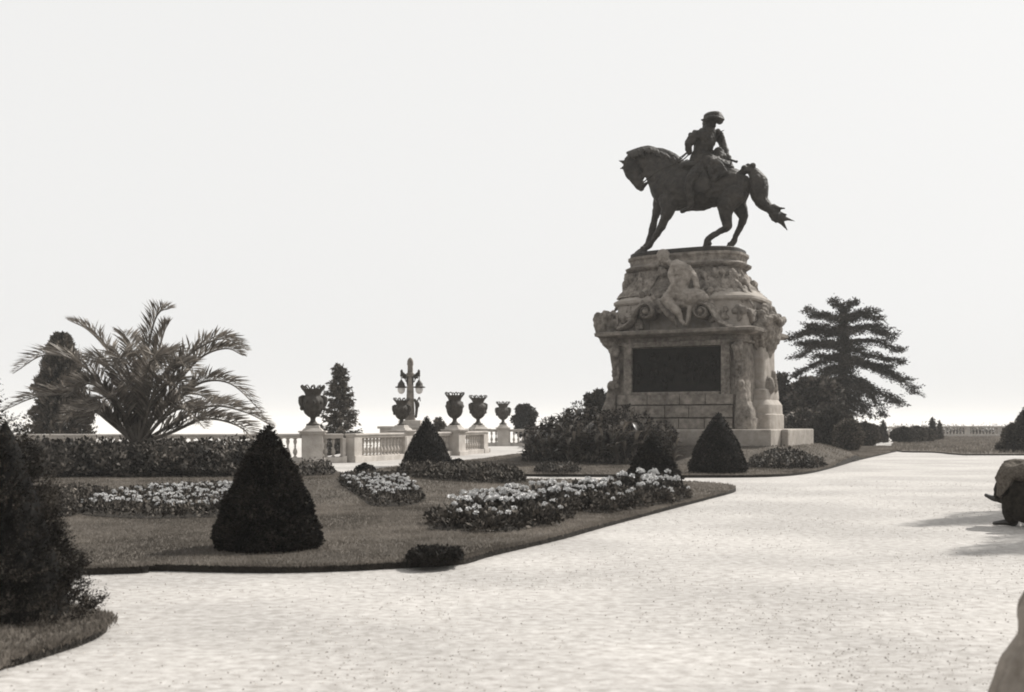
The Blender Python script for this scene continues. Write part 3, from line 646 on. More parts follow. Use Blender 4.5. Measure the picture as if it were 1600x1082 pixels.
def urn_pedestal(x, y, rz, s, label, tall=1.26):
    e = empty('urn_pedestal', (x, y, 0), rz, label, 'pedestal', 'stone pedestals carrying the urns')
    b = MB(); b.box((0, 0, .08), (.86*s, .86*s, .2)); b.box((0, 0, .55), (.7*s, .7*s, .84)); b.build('shaft', M['white'], e, bevel=.015)
    b = MB(); b.box((0, 0, 1.0), (.84*s, .84*s, .07)); b.box((0, 0, 1.055), (.92*s, .92*s, .05)); b.box((0, 0, 1.12), (.7*s, .7*s, .09), taper=.8); b.box((0, 0, 1.21), (.5*s, .5*s, .1), taper=.85); b.build('cap', M['white'], e, bevel=.012)
    return e
def make_urn():
    e = empty('urn', (0, 0, 0), 0)
    b = MB(); b.lathe([(.22, 0), (.22, .05), (.16, .07), (.10, .14), (.08, .2), (.09, .25), (.11, .27), (.10, .29), (.18, .34), (.25, .42), (.31, .55), (.345, .72), (.35, .82), (.33, .9), (.27, .95), (.25, 1.0), (.26, 1.06), (.3, 1.14), (.35, 1.2), (.36, 1.23), (.31, 1.22), (.26, 1.12), (.02, 1.05)], n=40)
    o = b.build('bowl', M['urn'], e, smooth=50)
    for v in o.data.vertices:
        r = math.hypot(v.co.x, v.co.y); a = math.atan2(v.co.y, v.co.x)
        if .3 < v.co.z < 1.0 and r > .12: k = 1+.05*math.sin(a*9+v.co.z*8)+.04*noise.noise(v.co*9); v.co.x *= k; v.co.y *= k
    b = MB()
    for k in range(10):
        a = k/10*6.283; a2 = a+.45; x, y = math.cos(a), math.sin(a); x2, y2 = math.cos(a2), math.sin(a2)
        b.tube([(.33*x, .33*y, 1.2, .022), (.40*math.cos(a+.12), .40*math.sin(a+.12), 1.3, .022), (.36*math.cos(a+.3), .36*math.sin(a+.3), 1.35, .02), (.30*x2, .30*y2, 1.24, .022)], n=6, sub=3)
    b.build('rim_branches', M['urn'], e, smooth=60)
    for s_ in (-1, 1):
        b = MB(); b.tube([(s_*.30, 0, .60, .06), (s_*.37, 0, .7, .08), (s_*.39, 0, .84, .09), (s_*.35, 0, .95, .07), (s_*.27, 0, .98, .04)], n=8)
        b.ell((s_*.41, 0, .9), (.07, .09, .09)); b.ell((s_*.36, 0, .58), (.07, .1, .08))
        b.build('handle', M['urn'], e, smooth=60)
    b = MB()
    for k in range(12):
        a = k/12*6.283
        b.tube([(.13*math.cos(a), .13*math.sin(a), .3, .02), (.25*math.cos(a), .25*math.sin(a), .42, .03), (.325*math.cos(a), .325*math.sin(a), .58, .015)], n=6, sub=2)
    for k in range(8):
        a = k/8*6.283; b.ell((.335*math.cos(a), .335*math.sin(a), .78), (.05, .05, .07), n=8)
    b.build('garland', M['urn'], e, smooth=60)
    return e
u0 = make_urn()
def on_run(t): d = (np.array(runA1)-np.array(runA0))/La; return np.array(runA0)+d*t
def at(px, Y): return ((px-800)/F*Y, Y)
urns = [(at(489, 36.6), 1.0, 1.0, 'largest urn, with open twisted rim, beside the feathery conifer'),
        (at(627.5, 41.0), .76, .9, 'urn on the balustrade in front of the lamp column'),
        (tuple(on_run(La*.70)+np.array((.15, 0))), 1.0, .98, 'urn just right of the clipped cone and the lamp column'),
        (at(747, 50.0), 1.0, .98, 'urn on the receding balustrade, fourth from the left'),
        (at(786, 63.4), .98, .95, 'smallest, farthest urn, next to the round dark shrub')]
pl_ = ['pale stone pedestal under the largest urn', 'stone pedestal under the urn by the lamp column', 'stone pedestal under the urn right of the clipped cone', 'stone pedestal under the fourth urn from the left', 'stone pedestal under the farthest small urn']
for i, ((x, y), s, ps, lb) in enumerate(urns):
    e = u0 if i == 0 else copy_tree(u0)
    rz = [.6, 1.1, .9, 1.0, 0][i]
    e.location = (x, y, 1.26); e.scale = (s*1.02, s*1.02, s); e.rotation_euler[2] = [.3, -.1, .9, .5, .0][i]
    tag(e, lb, 'urn', 'ornamental urns along the balustrade')
    urn_pedestal(x, y, [R(6), R(69), R(69), R(30), 0][i], ps, pl_[i])
# lamp column
lx, ly = at(641, 45.0)
e = empty('lamp_column', (lx, ly, 0), 0, 'tall stone lamp column with two hanging lanterns, beside an urn', 'lamp post')
def lz(py): return H+(HY-py)*ly/F
b = MB(); b.box((-.25, 0, .6), (1.9, 1.0, 1.04)); b.box((-.25, 0, 1.16), (2.1, 1.1, .1)); b.box((0, 0, 1.33), (.9, .7, .25)); b.build('pedestal', M['white'], e, bevel=.02)
b = MB(); b.sup([(1.45, .22, .22, 6), (1.6, .18, .18, 6), (3.25, .115, .115, 6), (3.27, .15, .15, 6), (3.4, .15, .15, 6), (3.42, .11, .11, 6), (3.72, .105, .105, 6), (3.76, .13, .13, 4), (3.9, .12, .12, 3), (4.0, .08, .08, 2.5), (4.05, .02, .02, 2)], n=24); b.build('column', M['stone'], e, smooth=30)
b = MB(); b.ell((.33, -.05, 2.1), (.06, .06, .12)); b.tube([(.2, -.05, 2.3, .05), (.27, -.05, 2.15, .08), (.27, -.05, 1.9, .06), (.24, -.05, 1.6, .05)], n=8); b.tube([(.28, -.05, 2.2, .03), (.38, -.08, 2.4, .03), (.42, -.08, 2.25, .02)], n=6)
b.build('ornament', M['urn'], e, smooth=60)
for s_ in (-1, 1):
    b = MB(); b.tube([(0, 0, 3.25, .035), (s_*.15, 0, 3.12, .045), (s_*.3, 0, 3.2, .05), (s_*.36, 0, 3.4, .045), (s_*.37, 0, 3.22, .04)], n=8)
    b.tube([(0, 0, 3.0, .02), (s_*.14, 0, 2.9, .02), (s_*.24, 0, 3.1, .02)], n=6); b.tube([(s_*.37, 0, 3.3, .02), (s_*.37, 0, 2.85, .018)], n=6)
    for k in range(3): b.ell((s_*(.2+.07*k), 0, 3.2+.05*k), (.045, .04, .05), n=8)
    for k in range(5): b.ell((s_*(.05+.08*k), -.04, 3.12+.06*math.sin(k*2)), (.05, .05, .06), n=8)
    b.tube([(s_*.1, -.1, 3.15, .04), (s_*.12, -.12, 2.95, .04), (s_*.1, -.1, 2.75, .02)], n=8)
    o = b.build('arm', M['lampm'], e, smooth=60); o.location.z = .13
    b = MB(); b.lathe([(.02, 2.9), (.05, 2.86), (.09, 2.8), (.14, 2.74), (.15, 2.66), (.17, 2.62), (.25, 2.6), (.25, 2.56), (.16, 2.55)], (s_*.37, 0, 0), n=20)
    ln = b.build('lantern', M['lampm'], e, smooth=50); ln.location.z = .24
    b = MB(); b.lathe([(.15, 2.55), (.155, 2.48), (.14, 2.4), (.09, 2.33), (.02, 2.30)], (s_*.37, 0, 0), n=20); b.build('glass_globe', M['globe'], ln, smooth=60)

# far balustrade on the right
fb = balustrade((38.6, 99.5), (47.8, 99.5), [(.2, .35), (3.05, .35), (5.9, .35), (8.7, .35)], 'distant pale balustrade beyond the far lawn at the right', h=1.05, sp=.3)
b = MB(); b.box((43, 99.0, .18), (9.6, .3, .3));  # low pale block standing in for a strip of sunlit gravel
o = b.build('sunlit_strip', M['white'], bevel=.01); tag(o, 'low pale strip standing in for sunlit gravel at the foot of the distant balustrade', 'ground strip')
balustrade((19.5, 96), (38, 98.5), [(.2, .35), (6, .35), (12, .35), (18, .35)], 'distant balustrade mostly hidden behind the dark far shrubs', h=1.0, sp=.32)

# ------------------------------------------------------------------ foliage builders
ball = lambda t: math.sqrt(max(0, 1-(2*t-.9)**2)) if t < .95 else .3*math.sqrt(max(0, 1-t))
def prof_cone(t): return float(np.interp(t, (0, .1, .25, .375, .5, .62, .75, .87, .95, 1), (.95, 1, .9, .79, .66, .52, .36, .2, .09, 0)))
def prof_neat(t): return float(np.interp(t, (0, .1, .5, 1), (.97, .95, .60, 0)))
def clipped(name, px, pyb, pyt, rpx, label, cat='topiary', mt='yew', n=9000, leaf=.045, prof=prof_cone, rough=.02, seed=0, z0=.07, group=None, up=.25, Y=None, core=.93, stem=True, lean=0):
    rg = rng_(seed+50)
    if Y is None: Yf = (H-z0)*F/(pyb-HY); Y = Yf/(1-rpx/F)
    r = rpx/F*Y; h = (H+(HY-pyt)*Y/F)-z0; x = (px-800)/F*Y
    e = empty(name, (x, Y, z0), 0, label, cat, group)
    b = MB(); A = []
    T_ = np.linspace(0, 1, 26); 
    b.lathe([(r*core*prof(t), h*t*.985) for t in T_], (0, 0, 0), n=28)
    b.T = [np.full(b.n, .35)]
    t = 1-np.sqrt(rg.uniform(0, 1, n)) if prof is not ball else rg.uniform(0, 1, n)
    an = rg.uniform(0, 6.283, n); pr = np.array([prof(q) for q in t])
    P0 = np.c_[np.cos(an), np.sin(an), t*h/r]
    nz = fbm(P0*r, 5.0, seed)*2.0
    cl = fbm(P0*r, 14.0, seed+3)
    rr = r*pr*(1+nz*.05)+rough*cl+rg.uniform(-.015, .015, n)
    P = np.c_[rr*np.cos(an), rr*np.sin(an), h*t]; P[:, 0] += lean*t*h
    D = np.c_[np.cos(an), np.sin(an), np.full(n, up)]+rg.normal(0, .5, (n, 3))
    b.leaves(P-D*leaf*.3, D, leaf*rg.uniform(.6, 1.4, n), .5, rg, tone=np.clip(.85+cl*.9+rg.normal(0, .28, n), .15, 2.4))
    b.build('foliage', M[mt], e)
    if stem:
        b = MB(); b.tube([(0, 0, -.03, max(.03, r*.09)), (0, 0, h*.5, max(.02, r*.05))], n=8); b.build('trunk', M['bark'], e)
    return e
CG = 'clipped cones of yew on the lawns'
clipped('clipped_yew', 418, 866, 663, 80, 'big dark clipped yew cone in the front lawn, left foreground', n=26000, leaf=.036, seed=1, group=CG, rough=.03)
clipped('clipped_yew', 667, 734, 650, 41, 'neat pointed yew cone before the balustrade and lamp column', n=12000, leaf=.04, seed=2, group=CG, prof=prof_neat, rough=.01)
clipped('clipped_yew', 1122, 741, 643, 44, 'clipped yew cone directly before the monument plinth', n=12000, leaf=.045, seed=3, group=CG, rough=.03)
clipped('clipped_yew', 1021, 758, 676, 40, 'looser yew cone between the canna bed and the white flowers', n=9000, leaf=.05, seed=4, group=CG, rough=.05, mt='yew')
clipped('box_ball', 570, 755, 724, 18, 'small round clipped bush on the gravel path edge', n=2500, leaf=.04, prof=ball, seed=5)
clipped('box_ball', 716, 727, 717, 8, 'tiny round bush at the foot of the neat yew cone', n=700, leaf=.05, prof=ball, seed=6)

# loose conifer cut by left edge of picture
def sprays(b, P, D, L, k, rg, leaf, wd=.35, tone=1.0, tvar=.35):
    """feathery sprays: k leaflets along each axis"""
    N = len(P); D = D/np.linalg.norm(D, axis=1)[:, None]
    for j in range(k):
        t = (j+.5)/k; q = np.cross(D, rg.normal(size=(N, 3))); q /= np.linalg.norm(q, axis=1)[:, None]
        b.leaves(P+D*(L*t)[:, None], D*.9+q*.7, leaf*(1.2-t*.6)*rg.uniform(.7, 1.3, N), wd, rg, tone=np.clip(tone*rg.normal(1, tvar, N), .15, 2.5))
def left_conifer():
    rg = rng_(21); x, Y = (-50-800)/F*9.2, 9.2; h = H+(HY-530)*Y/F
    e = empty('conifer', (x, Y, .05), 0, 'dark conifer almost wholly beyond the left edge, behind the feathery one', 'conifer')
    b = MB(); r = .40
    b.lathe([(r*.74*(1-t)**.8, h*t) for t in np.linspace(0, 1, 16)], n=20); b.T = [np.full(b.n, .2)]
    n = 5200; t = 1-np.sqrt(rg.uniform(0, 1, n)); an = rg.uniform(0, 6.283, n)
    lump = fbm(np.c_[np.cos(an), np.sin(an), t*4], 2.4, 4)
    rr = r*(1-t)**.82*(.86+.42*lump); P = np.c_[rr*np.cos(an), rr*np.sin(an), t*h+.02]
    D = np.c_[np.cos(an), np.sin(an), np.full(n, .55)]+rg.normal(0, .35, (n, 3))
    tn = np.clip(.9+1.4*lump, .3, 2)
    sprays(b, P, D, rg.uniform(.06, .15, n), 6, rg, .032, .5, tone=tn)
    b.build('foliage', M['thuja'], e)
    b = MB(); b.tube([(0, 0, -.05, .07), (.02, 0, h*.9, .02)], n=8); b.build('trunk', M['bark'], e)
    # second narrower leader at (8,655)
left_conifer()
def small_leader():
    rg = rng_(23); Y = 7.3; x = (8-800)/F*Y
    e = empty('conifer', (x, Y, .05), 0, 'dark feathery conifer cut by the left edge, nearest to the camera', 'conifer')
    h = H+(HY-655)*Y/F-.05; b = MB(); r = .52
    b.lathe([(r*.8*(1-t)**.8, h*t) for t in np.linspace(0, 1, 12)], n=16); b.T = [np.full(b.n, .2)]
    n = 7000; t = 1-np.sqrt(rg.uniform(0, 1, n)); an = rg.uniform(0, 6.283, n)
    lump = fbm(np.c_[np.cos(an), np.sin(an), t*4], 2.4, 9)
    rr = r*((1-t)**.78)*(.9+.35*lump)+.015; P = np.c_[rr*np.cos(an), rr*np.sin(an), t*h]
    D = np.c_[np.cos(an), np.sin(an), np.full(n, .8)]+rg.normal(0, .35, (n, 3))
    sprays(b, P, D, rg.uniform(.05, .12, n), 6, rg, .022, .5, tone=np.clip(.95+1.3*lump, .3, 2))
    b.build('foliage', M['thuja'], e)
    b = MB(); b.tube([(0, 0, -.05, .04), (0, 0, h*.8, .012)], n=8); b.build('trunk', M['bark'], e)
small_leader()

# leafy beds (uncountable undergrowth)
def leafy(name, poly, zf, hf, n, leaf, mt, label, cat, seed, top=.0, soil=True, kind='stuff', up=.6):
    rg = rng_(seed); poly = np.array(poly); x0, y0 = poly.min(0); x1, y1 = poly.max(0)
    Q_ = np.c_[rg.uniform(x0, x1, n*2), rg.uniform(y0, y1, n*2)]; Q_ = Q_[inside_v(Q_, poly)][:n]; N = len(Q_)
    b = MB()
    # distance to edge for doming
    a = poly; c = np.roll(poly, -1, 0); d = np.full(N, 9.)
    for p, q in zip(a, c):
        v = q-p; t = np.clip(((Q_-p)@v)/(v@v+1e-9), 0, 1); d = np.minimum(d, np.linalg.norm(Q_-(p+t[:, None]*v), axis=1))
    cl = fbm(np.c_[Q_, np.zeros(N)], 2.2/max(hf, .3), seed); cl2 = fbm(np.c_[Q_, np.zeros(N)], 7/max(hf, .3), seed+2)
    hh = hf*np.clip(d/(hf*.45), .15, 1)**.5*(.85+.5*cl+.35*cl2)
    fr = rg.uniform(0, 1, N)**.45
    Z = np.array([zf(x, y) for x, y in Q_])
    P = np.c_[Q_, Z+hh*fr]; D = rg.normal(0, .8, (N, 3)); D[:, 2] += up
    b.leaves(P, D, leaf*rg.uniform(.6, 1.4, N), .6, rg, tone=np.clip((.75+.6*cl2)*rg.uniform(.5, 1.4, N), .1, 2.3))
    o = b.build(name, M[mt]); return tag(o, label, cat, kind=kind)
def bed(name, poly, zf, label=None, lift=.012):
    o = sheet(name, poly, lambda x, y: zf(x, y)+lift, M['soil'], skirt=.03, grid=.5); return tag(o, kind='structure')
def quad_bed(pts, z=.07, n=4): return smooth_poly([G(*p, z) for p in pts], n)

# shrub bed round the palm
pb = smooth_poly([(-12.6, 25.8), (-10, 25.3), (-7, 25.4), (-5.9, 26.2), (-6.0, 28.5), (-7, 31), (-10, 32), (-13, 31.3), (-14, 28.5)], 4)
bed('palm_bed', pb, zA)
leafy('shrubbery', pb, zA, .64, 60000, .11, 'shrub', 'dense leafy undergrowth filling the bed round the palm', 'shrubbery', 31)
# white bed at left behind the big cone
f1 = quad_bed([(122, 800), (160, 782), (230, 768), (330, 764), (400, 768), (420, 785), (400, 803), (300, 808), (190, 808)], .09)
f1b = quad_bed([(30, 800), (60, 776), (120, 771), (180, 776), (140, 790), (110, 806)], .09)
f2 = quad_bed([(528, 760), (560, 756), (620, 757), (650, 768), (664, 780), (640, 788), (585, 790), (560, 775)], .09)
f3 = quad_bed([(668, 824), (720, 802), (800, 782), (870, 775), (905, 775), (905, 795), (850, 818), (800, 829), (730, 828)], .09)
f4 = quad_bed([(885, 790), (900, 772), (960, 762), (1030, 756), (1068, 770), (1060, 784), (990, 792), (930, 800)], .09)
f5 = quad_bed([(622, 747), (650, 742), (720, 742), (780, 745), (818, 752), (800, 757), (700, 757), (630, 754)], .07)
f6 = quad_bed([(462, 744), (475, 737), (510, 738), (524, 744), (500, 747)], .07)
f7 = quad_bed([(636, 876), (650, 869), (690, 867), (720, 870), (716, 878), (680, 882), (648, 882)], .07)
for nm, p in (('bed_left', f1), ('bed_left_dark', f1b), ('bed_small', f2), ('bed_front', f3), ('bed_middle', f4), ('bed_back', f5)): bed('flower_bed', p, zA)
leafy('groundcover', f1b, zA, .16, 6000, .06, 'low', 'low dark groundcover left of the white flower bed', 'groundcover', 33)
leafy('groundcover', f1, zA, .14, 9000, .06, 'low', 'dark low leaves edging the long white flower bed at left', 'groundcover', 34)
leafy('groundcover', f2, zA, .12, 5000, .06, 'low', 'dark low leaves edging the small white flower bed', 'groundcover', 35)
leafy('groundcover', f5, zA, .26, 9000, .08, 'low', 'ragged dark bedding plants below the neat yew cone', 'groundcover', 36)
leafy('groundcover', f6, zA, .28, 1800, .07, 'shrub', 'small leafy clump by the lawn corner, left of the gravel', 'groundcover', 37)
leafy('groundcover', f7, zA, .08, 6000, .035, 'yew', 'flat dark mat of low shrub at the lawn edge by the path', 'groundcover', 38)
leafy('groundcover', smooth_poly([G(835, 738, .09), G(850, 734, .09), G(895, 734, .09), G(906, 738, .09), G(870, 741, .09)], 3), zB, .2, 2200, .07, 'shrub', 'small dark clump on the lawn before the cannas', 'groundcover', 39)
leafy('groundcover', smooth_poly([(6.9, 30.2), (8.0, 29.8), (9.0, 31.2), (8.9, 32.8), (7.8, 33.0), (6.9, 31.8)], 3), zB, .26, 6000, .08, 'shrub', 'low dark planting on the mound right of the yew cone', 'groundcover', 40)

# flowering plants: individuals
def make_plant(h, r, blooms, bs, seed, leafn=170, leaf=.06, mt='shrub'):
    rg = rng_(seed); e = empty('flowering_plant', (0, 0, 0))
    b = MB(); d = rg.normal(size=(leafn, 3)); d /= np.linalg.norm(d, axis=1)[:, None]; d[:, 2] = np.abs(d[:, 2])
    P = d*np.array((r, r, h*.8))*rg.uniform(.5, 1, (leafn, 1)); P[:, 2] += .02
    b.leaves(P, d+rg.normal(0, .5, (leafn, 3)), leaf*rg.uniform(.7, 1.4, leafn), .65, rg)
    b.tube([(0, 0, -.03, .012), (0, 0, h*.6, .008)], n=5, sub=1)
    b.build('foliage', M[mt], e)
    b = MB()
    for k in range(blooms):
        a = rg.uniform(0, 6.283); q = rg.uniform(0, 1)**.5*r*.95; zc = h*(.75+.3*math.sqrt(max(0, 1-(q/r)**2))*.9)+rg.uniform(-.03, .02)
        c = np.array((q*math.cos(a), q*math.sin(a), zc)); m = 44
        dd = rg.normal(size=(m, 3)); dd /= np.linalg.norm(dd, axis=1)[:, None]; dd[:, 2] = np.abs(dd[:, 2])*.8
        b.leaves(c+dd*bs*.42, dd+rg.normal(0, .6, (m, 3)), bs*.42*rg.uniform(.7, 1.2, m), .9, rg, tone=rg.uniform(.8, 1.1, m))
    b.build('blossom', M['petal'], e)
    return e
def fill(protos, poly, sp, seed, label, group, zf, ysq=1.0, drop=0, hscale=(.85, 1.2), jit=.28):
    rg = rng_(seed); poly = np.array(poly); x0, y0 = poly.min(0); x1, y1 = poly.max(0); used = 0; k = 0; pp = 800+F*poly[:, 0]/poly[:, 1]; pxa, pxb = pp.min(), pp.max()
    for y in np.arange(y0+sp*.3, y1, sp*ysq):
        for x in np.arange(x0+(sp*.5 if k % 2 else 0), x1, sp):
            q = (x+rg.uniform(-jit, jit)*sp, y+rg.uniform(-jit, jit)*sp)
            if not inside(q, poly) or rg.random() < drop: continue
            p = protos[int(rg.integers(len(protos)))]
            e = copy_tree(p)
            e.location = (q[0], q[1], zf(*q)); e.rotation_euler[2] = rg.uniform(0, 6.28); s = rg.uniform(*hscale); e.scale = (s, s, s)
            u = ((800+F*q[0]/q[1])-pxa)/(pxb-pxa); where = 'left third' if u < .333 else 'middle' if u < .667 else 'right third'
            tag(e, label+', '+where+' of the bed', 'flowering plant', group); used += 1
        k += 1
    return used
def protos(n, *a, **k): return [make_plant(*a, seed=200+i*3+int(a[0]*100), **k) for i in range(n)]
def drop_proto(ps):
    for p in ps:
        for c in KID.pop(p.name, []): bpy.data.objects.remove(c)
        bpy.data.objects.remove(p)
pa = protos(4, .17, .16, 5, .045, leafn=90, leaf=.05, mt='low')
inner1 = quad_bed([(128, 797), (165, 783), (235, 770), (330, 766), (398, 770), (410, 785), (395, 800), (300, 802), (190, 801)], .09)
n1 = fill(pa, inner1, .34, 1, 'small white blossoms in the long bed behind the big cone', 'white flowers in the long left bed', zA, ysq=1.1)
inner2 = quad_bed([(535, 764), (562, 761), (618, 761), (643, 770), (655, 777), (630, 781), (590, 782), (570, 772)], .09)
n2 = fill(pa, inner2, .3, 2, 'small white blossoms by the round bush', 'white flowers in the small bed', zA, ysq=1.0)
drop_proto(pa)
pb_ = protos(5, .28, .24, 5, .08, leafn=230, leaf=.075)
pc_ = protos(3, .22, .22, 1, .05, leafn=230, leaf=.06, mt='low')
back3 = quad_bed([(690, 816), (735, 799), (800, 783), (870, 776), (900, 777), (895, 790), (850, 806), (790, 816), (730, 820)], .09)
front3 = quad_bed([(672, 825), (700, 815), (790, 816), (850, 806), (900, 792), (903, 800), (850, 820), (800, 829), (730, 829)], .09)
n3 = fill(pb_, back3, .40, 3, 'big white flower heads nearest the path', 'white flowers in the front bed', zA, ysq=1.9, hscale=(.7, 1.2))
n3b = fill(pc_, front3, .34, 4, 'leafy plant edging the front bed beside the path', 'leafy edging plants of the front bed', zA, ysq=.9)
back4 = quad_bed([(892, 782), (905, 772), (960, 763), (1030, 757), (1062, 768), (1040, 776), (960, 784)], .09)
front4 = quad_bed([(895, 793), (930, 787), (1040, 777), (1064, 772), (1060, 784), (990, 793), (930, 800)], .09)
n4 = fill(pb_, back4, .5, 5, 'white flower heads before the loose yew cone', 'white flowers in the middle bed', zA, ysq=1.9, hscale=(.7, 1.2))
n4b = fill(pc_, front4, .42, 6, 'leafy plant edging the bed before the loose cone', 'leafy edging plants of the middle bed', zA, ysq=.9)
drop_proto(pb_); drop_proto(pc_)
print('plants', n1, n2, n3, n3b, n4, n4b)

# cannas
def make_canna(h, seed):
    rg = rng_(seed); e = empty('canna_plant', (0, 0, 0)); b = MB()
    for s_ in range(4):
        a = rg.uniform(0, 6.28); sx, sy = .2*math.cos(a), .2*math.sin(a); hh = h*rg.uniform(.75, 1.05)
        b.tube([(sx*.4, sy*.4, -.02, .02), (sx, sy, hh*.5, .016), (sx*1.2, sy*1.2, hh*.9, .01)], n=5, sub=2)
        for k in range(6):
            t = .12+.13*k; z = hh*t; az = rg.uniform(0, 6.28); L = rg.uniform(.45, .68)*(1.1-t*.4); wd = L*.27; el = R(rg.uniform(52, 82))
            d = np.array((math.cos(az), math.sin(az), 0)); q = np.array((-math.sin(az), math.cos(az), 0)); o_ = np.array((sx*(.4+t), sy*(.4+t), z)); V = []
            for j in range(6):
                u = j/5; ww = wd*.5*math.sin(math.pi*(u*.92+.06))**.8; bend = el-u*u*R(35)
                c = o_+d*L*u*math.cos(bend)+np.array((0, 0, L*u*math.sin(bend)))
                V += [c-q*ww+np.array((0, 0, ww*.35)), c, c+q*ww+np.array((0, 0, ww*.35))]
            Fc = []
            for j in range(5): Fc += [(j*3, j*3+1, j*3+4, j*3+3), (j*3+1, j*3+2, j*3+5, j*3+4)]
            b.add(np.array(V), Fc, rg.uniform(.5, 1.5) if rg.random() < .8 else rg.uniform(1.8, 2.4))  # some leaves toned much paler: leaf highlights put into the colour
    b.build('foliage', M['canna'], e, smooth=60)
    b = MB()
    for k in range(2):
        a = rg.uniform(0, 6.28); c = np.array((.15*math.cos(a), .15*math.sin(a), h*rg.uniform(.95, 1.1))); m = 16
        dd = rg.normal(size=(m, 3)); b.leaves(c+dd*.035, dd+np.array((0, 0, .8)), .09, .6, rg); b.tube([(c[0], c[1], h*.6, .01), (c[0], c[1], c[2], .008)], n=4, sub=1)
    b.build('blossom', M['bloom'], e)
    return e
cn = [make_canna(1.15, 61), make_canna(1.3, 62), make_canna(1.0, 63)]
cbed = smooth_poly([(.35, 36), (1.2, 34.2), (3.2, 33.2), (4.7, 33.0), (5.0, 34.2), (4.2, 35.6), (2.6, 37.4), (1.2, 38.2)], 4)
bed('canna_bed', cbed, zB)
leafy('groundcover', cbed, zB, .36, 12000, .12, 'shrub', 'dark leafy mass at the foot of the canna plants', 'groundcover', 71)
rg = rng_(64); nc = 0
for y in np.arange(33.2, 38.2, .5):
    for x in np.arange(.2, 5.2, .42):
        q = (x+rg.uniform(-.15, .15), y+rg.uniform(-.15, .15))
        if not inside(q, cbed): continue
        e = copy_tree(cn[int(rg.integers(3))]); e.location = (q[0], q[1], zB(*q)); e.rotation_euler[2] = rg.uniform(0, 6.28)
        s = rg.uniform(.85, 1.15)*(1.0 if 1.5 < x < 4.2 else .82); e.scale = (s, s, s); nc += 1
        tag(e, 'broad-leaved dark canna '+('at the left end of the canna bed' if x < 1.5 else 'in the tall middle of the canna bed' if x < 3.3 else 'near the monument, at the right end of the canna bed'), 'canna', 'cannas massed left of the monument')
drop_proto(cn); print('cannas', nc)

# ------------------------------------------------------------------ palm
def palm():
    Y0 = 28.2; cx, _, _ = W(215, 690, Y0); zc = .75
    e = empty('palm_tree', (cx, Y0, .08), 0, 'big feathery date palm with arching fronds above the shrub bed', 'palm tree')
    def L3(px, py, dy=0):
        p = W(px, py, Y0+dy); return (p[0]-cx, dy, p[2]-.08)
    b = MB(); b.lathe([(.2, 0), (.24, .25), (.26, .45), (.2, .62), (.1, .75), (.03, .82)], n=16, lump=.08); b.build('trunk', M['bark'], e, smooth=50)
    spec = [
     ([(216, 688), (222, 620), (232, 540), (246, 492), (266, 482)], -.2), ([(218, 688), (230, 630), (244, 565), (256, 520), (264, 505)], .3),
     ([(212, 688), (198, 620), (176, 560), (140, 518), (106, 500)], .2), ([(208, 688), (170, 620), (125, 568), (70, 555), (20, 584)], .8),
     ([(208, 690), (165, 655), (120, 620), (60, 620), (4, 642)], -.5), ([(222, 688), (250, 620), (290, 560), (345, 530), (388, 548)], -.3),
     ([(222, 688), (262, 620), (310, 562), (352, 545), (380, 556)], .5), ([(224, 690), (265, 640), (310, 600), (360, 600), (410, 645)], -.5),
     ([(224, 690), (275, 660), (330, 635), (385, 645), (428, 668)], .3), ([(224, 692), (270, 675), (320, 655), (370, 665), (400, 690)], -1.2),
     ([(206, 692), (185, 665), (150, 645), (138, 660)], -.9), ([(210, 690), (180, 630), (140, 600), (105, 620)], -1.2),
     ([(210, 690), (190, 610), (160, 565), (130, 575)], 1.3), ([(220, 690), (245, 600), (280, 570), (310, 590)], -1.4),
     ([(217, 690), (225, 600), (240, 560), (255, 580)], -1.5), ([(214, 690), (205, 600), (190, 560), (178, 580)], -1.6),
     ([(218, 690), (240, 620), (270, 600), (295, 640)], -1.7), ([(212, 690), (190, 640), (170, 620), (150, 650)], -1.8),
     ([(222, 690), (260, 650), (290, 640), (320, 670)], -1.9), ([(217, 690), (235, 590), (262, 555), (290, 570)], 1.6),
     ([(218, 690), (255, 640), (300, 615), (345, 635)], 1.6), ([(209, 690), (175, 650), (135, 640), (95, 665)], 1.2), ([(216, 690), (214, 600), (204, 540), (190, 520)], 1.2)]
    rg = rng_(81)
    for pts, dy in spec:
        n = len(pts); C = [L3(px, py, dy*(i/(n-1))**1.0) for i, (px, py) in enumerate(pts)]
        C = cr(C, 10); m = len(C); b = MB()
        b.tube([tuple(c)+(.045*(1-i/m)+.008,) for i, c in enumerate(C)], n=5, sub=1)
        T = np.gradient(C, axis=0); T /= np.linalg.norm(T, axis=1)[:, None]
        nl = 92; P = []; D = []; Ls = []
        for k in range(nl):
            t = .12+.88*k/nl; f = t*(m-1); i = int(f); fr = f-i; c = C[i]*(1-fr)+C[min(i+1, m-1)]*fr; tv = T[i]
            sd = np.cross(tv, (0, 0, 1.)); 
            if np.linalg.norm(sd) < .35: sd = sd+np.array((.3, -.9, 0))
            sd /= np.linalg.norm(sd); upv = np.cross(sd, tv)
            L = .76*math.sin(math.pi*min(1, (t*.86+.13)))**.6*rg.uniform(.85, 1.1)
            for s_ in (-1, 1):
                P.append(c); D.append(tv*rg.uniform(.55, .85)+sd*s_*rg.uniform(.5, .8)+upv*rg.uniform(.15, .6)); Ls.append(L)
        b.leaves(np.array(P), np.array(D), np.array(Ls), .07, rg, tone=rg.uniform(.6, 1.4, len(P)), droop=.12)
        b.build('frond', M['palm'], e)
palm()

